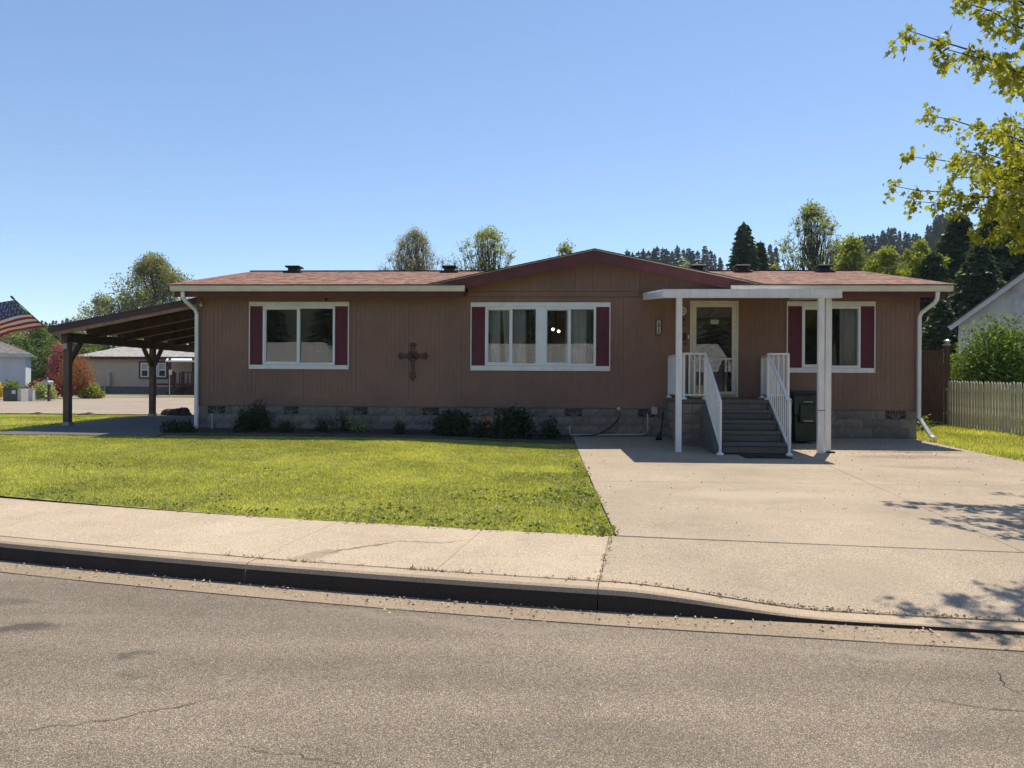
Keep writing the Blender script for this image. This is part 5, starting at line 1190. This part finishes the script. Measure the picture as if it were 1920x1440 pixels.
for px, py in ((1176, 466), (1186, 473), (1197, 470), (1206, 466), (1216, 470), (1226, 464), (1232, 461), (1243, 462), (1250, 465), (1260, 470), (1270, 460), (1281, 466), (1291, 463), (1298, 466), (1308, 470), (1322, 459), (1332, 468), (1340, 475), (1350, 482), (1444, 458), (1455, 462), (1448, 470), (1351, 485), (1436, 480), (1120, 500), (1140, 495)):
    put_fir(px, py + random.uniform(-1, 1), 255 + random.uniform(-12, 12), lbA, group=gA)
lbB = 'dark fir on the hill above the right roof end'; gB = 'firs on the hill at the right'
for i in range(46):
    px = 1570 + i * 5.2 + random.uniform(-3, 3); py = np.interp(px, [1570, 1640, 1680, 1710, 1730, 1750, 1780, 1850], [447, 432, 428, 440, 436, 405, 398, 390]) + random.uniform(-4, 12); put_fir(px, py, 240 + random.uniform(-15, 15), lbB, group=gB)
for i in range(44):
    px = 1560 + random.uniform(0, 360); py = np.interp(px, [1570, 1640, 1710, 1750, 1850], [447, 432, 440, 405, 390]) + random.uniform(18, 60); put_fir(px, py, 205 + random.uniform(-15, 25), lbB, group=gB)
lbC = 'dark fir on the low wooded hill at the far left'; gC = 'firs on the hill at the far left'
for i in range(46):
    px = -60 + i * 4.6 + random.uniform(-3, 3); py = np.interp(px, [-60, 0, 60, 130, 200], [600, 600, 603, 597, 612]) + random.uniform(-3, 9); put_fir(px, py, 250 + random.uniform(-15, 15), lbC, group=gC)
for i in range(40): put_fir(random.uniform(-60, 200), random.uniform(615, 650), 215 + random.uniform(-15, 15), lbC, group=gC)
# across the street (mirrored in the windows): trees and two houses
lbD = 'dark fir across the street mirrored in the windows'; gD = 'firs across the street'
for i in range(26):
    x = -62 + i * 4.6 + random.uniform(-1.5, 1.5); k = random.randrange(3); hh = random.uniform(9, 12.5); copy_tree(protos[k], Matrix.Translation((x, random.uniform(-44, -34), 0)) @ Matrix.Diagonal((hh / 20 * 1.5, hh / 20 * 1.5, hh / 20, 1)), lbD, gD)

def simple_house(name, label, x0, x1, y0, y1, zb, ze, zr, wall, roofm, trim, oh=.4, found='found_blue', facing=-1, hip=0, label_cat='house'):
    t = thing(name, label, label_cat, ((x0 + x1) / 2, y0, zb)); ym = (y0 + y1) / 2
    g = MB(); g.box(x0, x1, y0, y1, zb + .55, ze); g.build('wall', wall, t); MB().box(x0 + .03, x1 - .03, y0 + .03, y1 - .03, zb - .2, zb + .549).build('foundation', found, t)
    for xx in (x0 + .01, x1 - .01):
        g = MB(); g.add([(xx, y0, ze), (xx, y1, ze), (xx, ym, zr - .15)], [(0, 1, 2)])
        if not hip: g.build('gable', wall, t)
    sx = x1 - x0 + 2 * oh; dep = ym - y0 + oh; rise = zr - ze - .02; sl3 = math.hypot(dep, rise); h_ = hip
    for s_, yy in ((1, y0 - oh), (-1, y1 + oh)):
        link('roof', courses([(0, 0), (sx, 0), (sx - h_, sl3), (h_, sl3)], (x0 - oh, yy, ze + .02), (1, 0, 0), (0, s_ * dep, rise), 'roof', roofm, step=.3, lift=.02), t)
    if hip:
        for s_, xx in ((1, x0 - oh), (-1, x1 + oh)):
            g = MB(); g.add([(xx, y0 - oh, ze + .02), (xx, y1 + oh, ze + .02), (xx + s_ * h_, ym, zr)], [(0, 1, 2)]); g.build('roof_end', roofm, t)
    for yy in (y0 - oh, y1 + oh): MB().box(x0 - oh, x1 + oh, yy - .015, yy + .015, ze - .2, ze + .015).build('fascia', trim, t)
    MB().box(x0 - oh, x1 + oh, y0 - oh + .02, y1 + oh - .02, ze - .04, ze - .005).build('soffit', trim, t)
    return t
# beige house across the back street
fx0 = at(165, 700, 55).x; bh = simple_house('house', 'beige house with pale roof and dark red trim across the back street', fx0 - .6, -14.0, 55, 62, .45, 3.35, 4.5, 'beige_wall', 'shingle_grey', 'far_maroon', hip=2.6)
X = lambda px, Y=54.9: at(px, 700, Y).x; Z = lambda py, Y=54.9: at(250, py, Y).z
def far_window(pa, pb, za, zb_, t):
    g = MB(); frame_box(g, X(pa), X(pb), Z(zb_), Z(za), 54.9, 54.98, .12); w = g.build('window', 'far_maroon', t); g = MB(); a, b = X(pa) + .13, X(pb) - .13; n = 3; k = (b - a) / n
    for i in range(n):
        g = MB(); frame_box(g, a + i * k + .03, a + (i + 1) * k - .03, Z(zb_) + .13, Z(za) - .13, 54.88, 54.97, .08); zm = (Z(za) + Z(zb_)) / 2; g.box(a + i * k + .112, a + (i + 1) * k - .112, 54.89, 54.96, zm - .04, zm + .04); g.build('sash', 'vinyl', w)
        MB().box(a + i * k + .1, a + (i + 1) * k - .1, 54.98, 54.99, Z(zb_) + .2, zm).build('pane', 'dark_glass', w); MB().box(a + i * k + .1, a + (i + 1) * k - .1, 54.98, 54.99, zm, Z(za) - .2).build('blind', 'util_grey', w)
far_window(260, 315, 677, 710, bh)
for i in range(5): x = fx0 + 2.2 + i * 3.1; g = MB(); g.box(x - .2, x + .2, 57.6, 58.0, 4.2, 4.55); g.build('roof_vent', 'dark_metal', bh)
g = MB(); g.box(X(201), X(208), 54.7, 54.98, Z(724), Z(699)); g.tube([(X(198), 54.8, .5), (X(198), 54.8, 1.6)], .06, 6); g.build('meter_box', 'beige_wall', bh)
mb = MB(); mb.box(X(232), X(268), 54.96, 54.985, 1.0, 1.06); mb.build('trim_board', 'beige_wall', bh)
po = thing('far_porch', 'dark red wooden porch with pale canopy on the beige house', 'porch', (X(345), 53.5, .45))
g = MB(); g.box(X(325), -14.2, 52.2, 54.99, 1.15, 1.3); g.build('deck', 'far_maroon', po)
for i in range(5): g = MB(); g.box(X(322, 52), X(337, 52), 52.2 - .3 * (i + 1), 52.2 - .3 * i, .4, 1.15 - .15 * (i + 1) + .0); g.build('step', 'stone_dark', po)
for px in (318, 325, 341, 362, 367): g = MB(); x = X(px, 52.2); g.box(x - .07, x + .07, 52.15, 52.29, .4, 3.2 if px in (318, 362) else 2.2); g.build('post', 'far_maroon', po)
for a, b in ((341, 420), (318, 325)):
    g = MB(); g.box(X(a, 52.2), X(b, 52.2), 52.18, 52.26, 2.1, 2.2); g.build('rail', 'far_maroon', po)
    for i in range(18 if b > 400 else 3): x = X(a, 52.2) + (i + .5) * .3; MB().box(x - .05, x + .05, 52.2, 52.24, 1.3, 2.1).build('baluster', 'far_maroon', po)
g = MB(); g.add([(X(310, 51.8), 51.8, 3.0), (-14, 51.8, 3.0), (-14, 55, 3.3), (X(314, 55), 55, 3.3)], [(0, 1, 2, 3)]); g.add([(X(310, 51.8), 51.79, 2.9), (-14, 51.79, 2.9), (-14, 51.79, 3.02), (X(310, 51.8), 51.79, 3.02)], [(0, 1, 2, 3)]); g.build('canopy', 'white_metal', po)
g = MB(); g.tube([(X(292, 47), 47, .4), (X(292, 47), 47, 1.25)], .07, 8); g.tube([(X(292, 47), 47, 1.25), (X(292, 47), 47, 1.5)], [.14, .05], 8); tag(g.build('post_lamp', 'dark_metal'), 'short dark post in the far front yard', 'post')
t = thing('sign_post', 'thin pole with small pale sign by the far driveway', 'sign', (X(318, 46.5), 46.5, .4)); MB().tube([(X(318, 46.5), 46.5, .4), (X(318, 46.5), 46.5, 2.2)], .03, 6).build('pole', 'grey_metal', t); MB().box(X(316, 46.4), X(321, 46.4), 46.43, 46.46, 1.9, 2.25).build('panel', 'util_grey', t)
# far lawn patch with kerb
sheet('far_lawn', list(np.linspace(X(265, 46), -12, 14)), [45.9, 46.6, 48.5], lambda x, y: .5, 'turf_base'); 
# white house at far left
lh = simple_house('house', 'pale bluish house with grey roof at the left edge', -52, at(48, 700, 50).x, 50, 57, .45, 3.35, 4.55, 'white_wall', 'shingle_dark', 'grey_trim', hip=2.5, found='blue_band')
MB().box(-52, at(48, 700, 50).x + .004, 49.96, 49.995, .95, 1.25).build('band_board', 'white_wall', lh)
for i in range(6): x = at(48, 700, 50).x - .02 - i * 1.2; MB().box(x - .06, x, 49.965, 49.995, 1.26, 3.3).build('batten', 'white_wall', lh)
pl = Vector((at(48, 700, 50).x, 50, 0)); lh.matrix_basis = Matrix.Translation(pl) @ Matrix.Rotation(R(34), 4, 'Z') @ Matrix.Translation(-pl) @ lh.matrix_basis
# things by the far street
t = thing('utility_box', 'green utility cabinet at the far left kerb', 'utility box', (at(22, 742, 36).x, 36, .42)); a, b = at(5, 742, 36).x, at(31, 742, 36).x
MB().box(a, b, 36, 36.7, .42, 1.05).build('body', 'util_green', t, bevel=.02); MB().box(a - .02, b + .02, 35.97, 36.73, 1.052, 1.1).build('lid', 'util_green', t); MB().box(b - .25, b - .05, 35.985, 35.998, .8, .98).build('warning_plate', 'sign_white', t); MB().box(b + .001, b + .2, 36.05, 36.7, .42, 1.06).build('side_cover', 'util_grey', t)
g = MB(); g.box(at(53, 740, 36).x, at(61, 740, 36).x, 36, 36.2, .42, 1.06); g.box(at(52.5, 740, 36).x, at(61.5, 740, 36).x, 35.98, 36.22, 1.062, 1.1); tag(g.build('pedestal', 'util_grey'), 'pale grey cable pedestal right of the utility cabinet', 'pedestal')
t = thing('mailbox', 'grey mailbox on a brown post by the far street', 'mailbox', (at(92, 740, 36).x, 36, .42)); x = at(92, 740, 36).x
MB().box(x - .05, x + .05, 35.95, 36.05, .42, 1.3).build('post', 'carport_wood', t); g = MB(); g.prism([(x - .22, 1.3), (x + .1, 1.3), (x + .1, 1.44), (x + .04, 1.5), (x - .16, 1.5), (x - .22, 1.44)], 35.8, 36.2); g.build('box', 'grey_metal', t); MB().box(x - .01, x + .03, 35.85, 35.9, 1.502, 1.68).build('flag_arm', 'grey_metal', t)
for px, py, s_, lb in ((70, 777, .28, 'flat dark rock at the back of the lawn, left of the front post'), (164, 776, .3, 'flat dark rock at the back of the lawn between the carport posts'), (332, 772, .52, 'big dark boulder at the back of the lawn near the house')):
    p = at(px, py, 22.6); bm = bmesh.new(); bmesh.ops.create_icosphere(bm, subdivisions=3, radius=1)
    for v in bm.verts: n_ = 1 + .25 * math.sin(v.co.x * 5 + px) * math.cos(v.co.y * 4) + random.gauss(0, .04); v.co = Vector((v.co.x * s_ * .95 * n_, v.co.y * s_ * .6 * n_, max(-.05, v.co.z) * s_ * (.5 if s_ > .4 else .28) * n_))
    me = bpy.data.meshes.new('rock'); bm.to_mesh(me); bm.free(); tag(link('rock', me, None, 'stone_dark', Matrix.Translation((p.x, 22.6, .41))), lb, 'rock', 'rocks along the back kerb')
# far-left shrubs and trees
def fs(name, lb, px, py_b, py_t, Y, wpx, mat, n, leaf, sd, cat='shrub', **k):
    z0 = max(.42, at(px, py_b, Y).z); c = (at(px, py_b, Y).x, Y, z0); w = wpx * Y / FPX / 2; h = at(px, py_t, Y).z - z0; return shrub(name, lb, c, (w, w * .8, h), n, mat, leaf, sd, cat, lobes=16, **k)
fs('rust_shrub', 'tall rust-orange shrub behind the front carport post', 140, 740, 645, 42, 85, 'leaf_rust', 7500, .14, 81, D_up=1.6, kind='tri')
fs('pink_tree', 'pink blossoming small tree above the rust-orange shrub', 118, 735, 628, 46, 62, 'leaf_pink', 3600, .2, 82, 'tree')
fs('red_shrub', 'dark red-leaved shrub beside the utility cabinet', 75, 742, 706, 40, 80, 'leaf_red', 2600, .15, 83)
fs('rhododendron', 'pale-leaved flowering shrub behind the mailbox', 80, 745, 712, 38, 52, 'leaf_pale', 2200, .14, 84)
fs('red_shrub', 'dark red low shrub under the rust-orange shrub', 108, 742, 712, 41, 46, 'leaf_red', 1400, .15, 85)
fs('green_shrub', 'low olive shrub right of the front carport post', 172, 745, 716, 42, 46, 'leaf_yellow', 2000, .13, 86)
fs('green_shrub', 'dark green shrub in front of the pale bluish house', 18, 740, 710, 40, 50, 'leaf_mid', 1800, .15, 87)
fs('yellow_flowers', 'small clump of yellow flowers at the left edge', 0, 742, 716, 39, 16, 'petal_yellow', 400, .12, 88, 'flowers')
for px, py, Y, w, sd, mt, lb in ((72, 612, 70, 85, 91, 'leaf_green', 'bright green tree behind the pink tree'), (22, 598, 78, 95, 92, 'leaf_olive', 'olive tree behind the pale bluish house'), (150, 628, 68, 90, 93, 'leaf_mid', 'low dark tree behind the left end of the beige house'), (235, 618, 70, 110, 94, 'leaf_green', 'green tree behind the beige house roof'), (325, 622, 70, 120, 95, 'leaf_mid', 'dark tree behind the beige house near the brown wall')):
    px_tree(lb, px, py, Y, w, sd, mt, .26, 80, 60, low=.12)

# grey neighbour house at the right
nh = thing('house', 'grey neighbour house with steep gable behind the bush at the right', 'house', (19, 30, .4)); nx0 = at(1797, 600, 30).x; nz0 = at(1797, 606, 30).z; sl_n = .80; nxp = nx0 + 3.4
g = MB(); g.prism([(nx0, .4), (2 * nxp - nx0, .4), (2 * nxp - nx0, nz0), (nxp, nz0 + sl_n * (nxp - nx0)), (nx0, nz0)], 30, 38); g.build('wall', 'grey_wall', nh)
for i in range(9): x = nx0 + .35 + i * .75; zt = nz0 + sl_n * (min(x, 2 * nxp - x) - nx0) - .12; MB().box(x - .008, x + .008, 29.985, 29.999, .5, zt).build('batten', 'grey_wall', nh)
MB().box(nx0 + .02, 2 * nxp - nx0 - .02, 29.975, 29.998, nz0 - .06, nz0 + .0).build('belt_board', 'grey_trim', nh)
for s_ in (-1, 1):
    xe = nxp + s_ * (nxp - nx0 + .3); ze = nz0 - .3 * sl_n; zt = nz0 + sl_n * (nxp - nx0)
    MB().bar((nxp, 29.72, zt + .02), (xe, 29.72, ze + .02), .05, .2, (0, 0, 1)).build('rake_board', 'grey_trim', nh)
    g = MB(); g.add([(nxp, 29.66, zt + .18), (xe - .05 * s_, 29.66, ze + .16), (xe - .05 * s_, 38.3, ze + .16), (nxp, 38.3, zt + .18)], [(0, 1, 2, 3)]); g.add([(nxp, 29.66, zt + .12), (xe, 29.66, ze + .1), (xe, 29.66, ze + .17), (nxp, 29.66, zt + .19)], [(0, 1, 2, 3)]); g.build('roof', 'shingle_dark', nh)
g = MB(); wx = at(1846, 640, 29.95).x; frame_box(g, wx, wx + 1.1, 1.7, at(1846, 620, 29.95).z, 29.93, 29.99, .08); w_ = g.build('window', 'grey_trim', nh); MB().box(wx + .08, wx + 1.02, 29.97, 29.98, 1.78, at(1846, 620, 29.95).z - .08).build('pane', 'dark_glass', w_)

# houses across the street, mirrored in the windows
simple_house('house', 'house with pale roof across the street mirrored in the left window', -26, -13.5, -22, -14, 0, 2.6, 4.3, 'white_wall', 'shingle_grey', 'far_maroon', hip=2.5)
simple_house('house', 'long house with pale roof across the street mirrored in the middle window', -9, 12, -23, -15, 0, 2.5, 4.3, 'beige_wall', 'shingle_grey', 'white_trim')

pv = Vector((nx0, 30, 0)); nh.matrix_basis = Matrix.Translation(pv) @ Matrix.Rotation(R(-34), 4, 'Z') @ Matrix.Translation(-pv) @ nh.matrix_basis

# thin valley haze
g = MB(); g.box(-420, 420, -120, 330, -3, 95); hz = g.build('haze', 'earth'); hz.data.materials.clear(); hm = bpy.data.materials.new('haze_air'); hm.use_nodes = True; hn = hm.node_tree.nodes; hn.clear()
ho = hn.new('ShaderNodeOutputMaterial'); hv = hn.new('ShaderNodeVolumePrincipled'); hv.inputs['Density'].default_value = .0003; hv.inputs['Color'].default_value = (.8, .9, 1, 1); hm.node_tree.links.new(hv.outputs[0], ho.inputs['Volume']); hz.data.materials.append(hm); tag(hz, 'thin bluish haze over the valley', 'haze', kind='stuff')
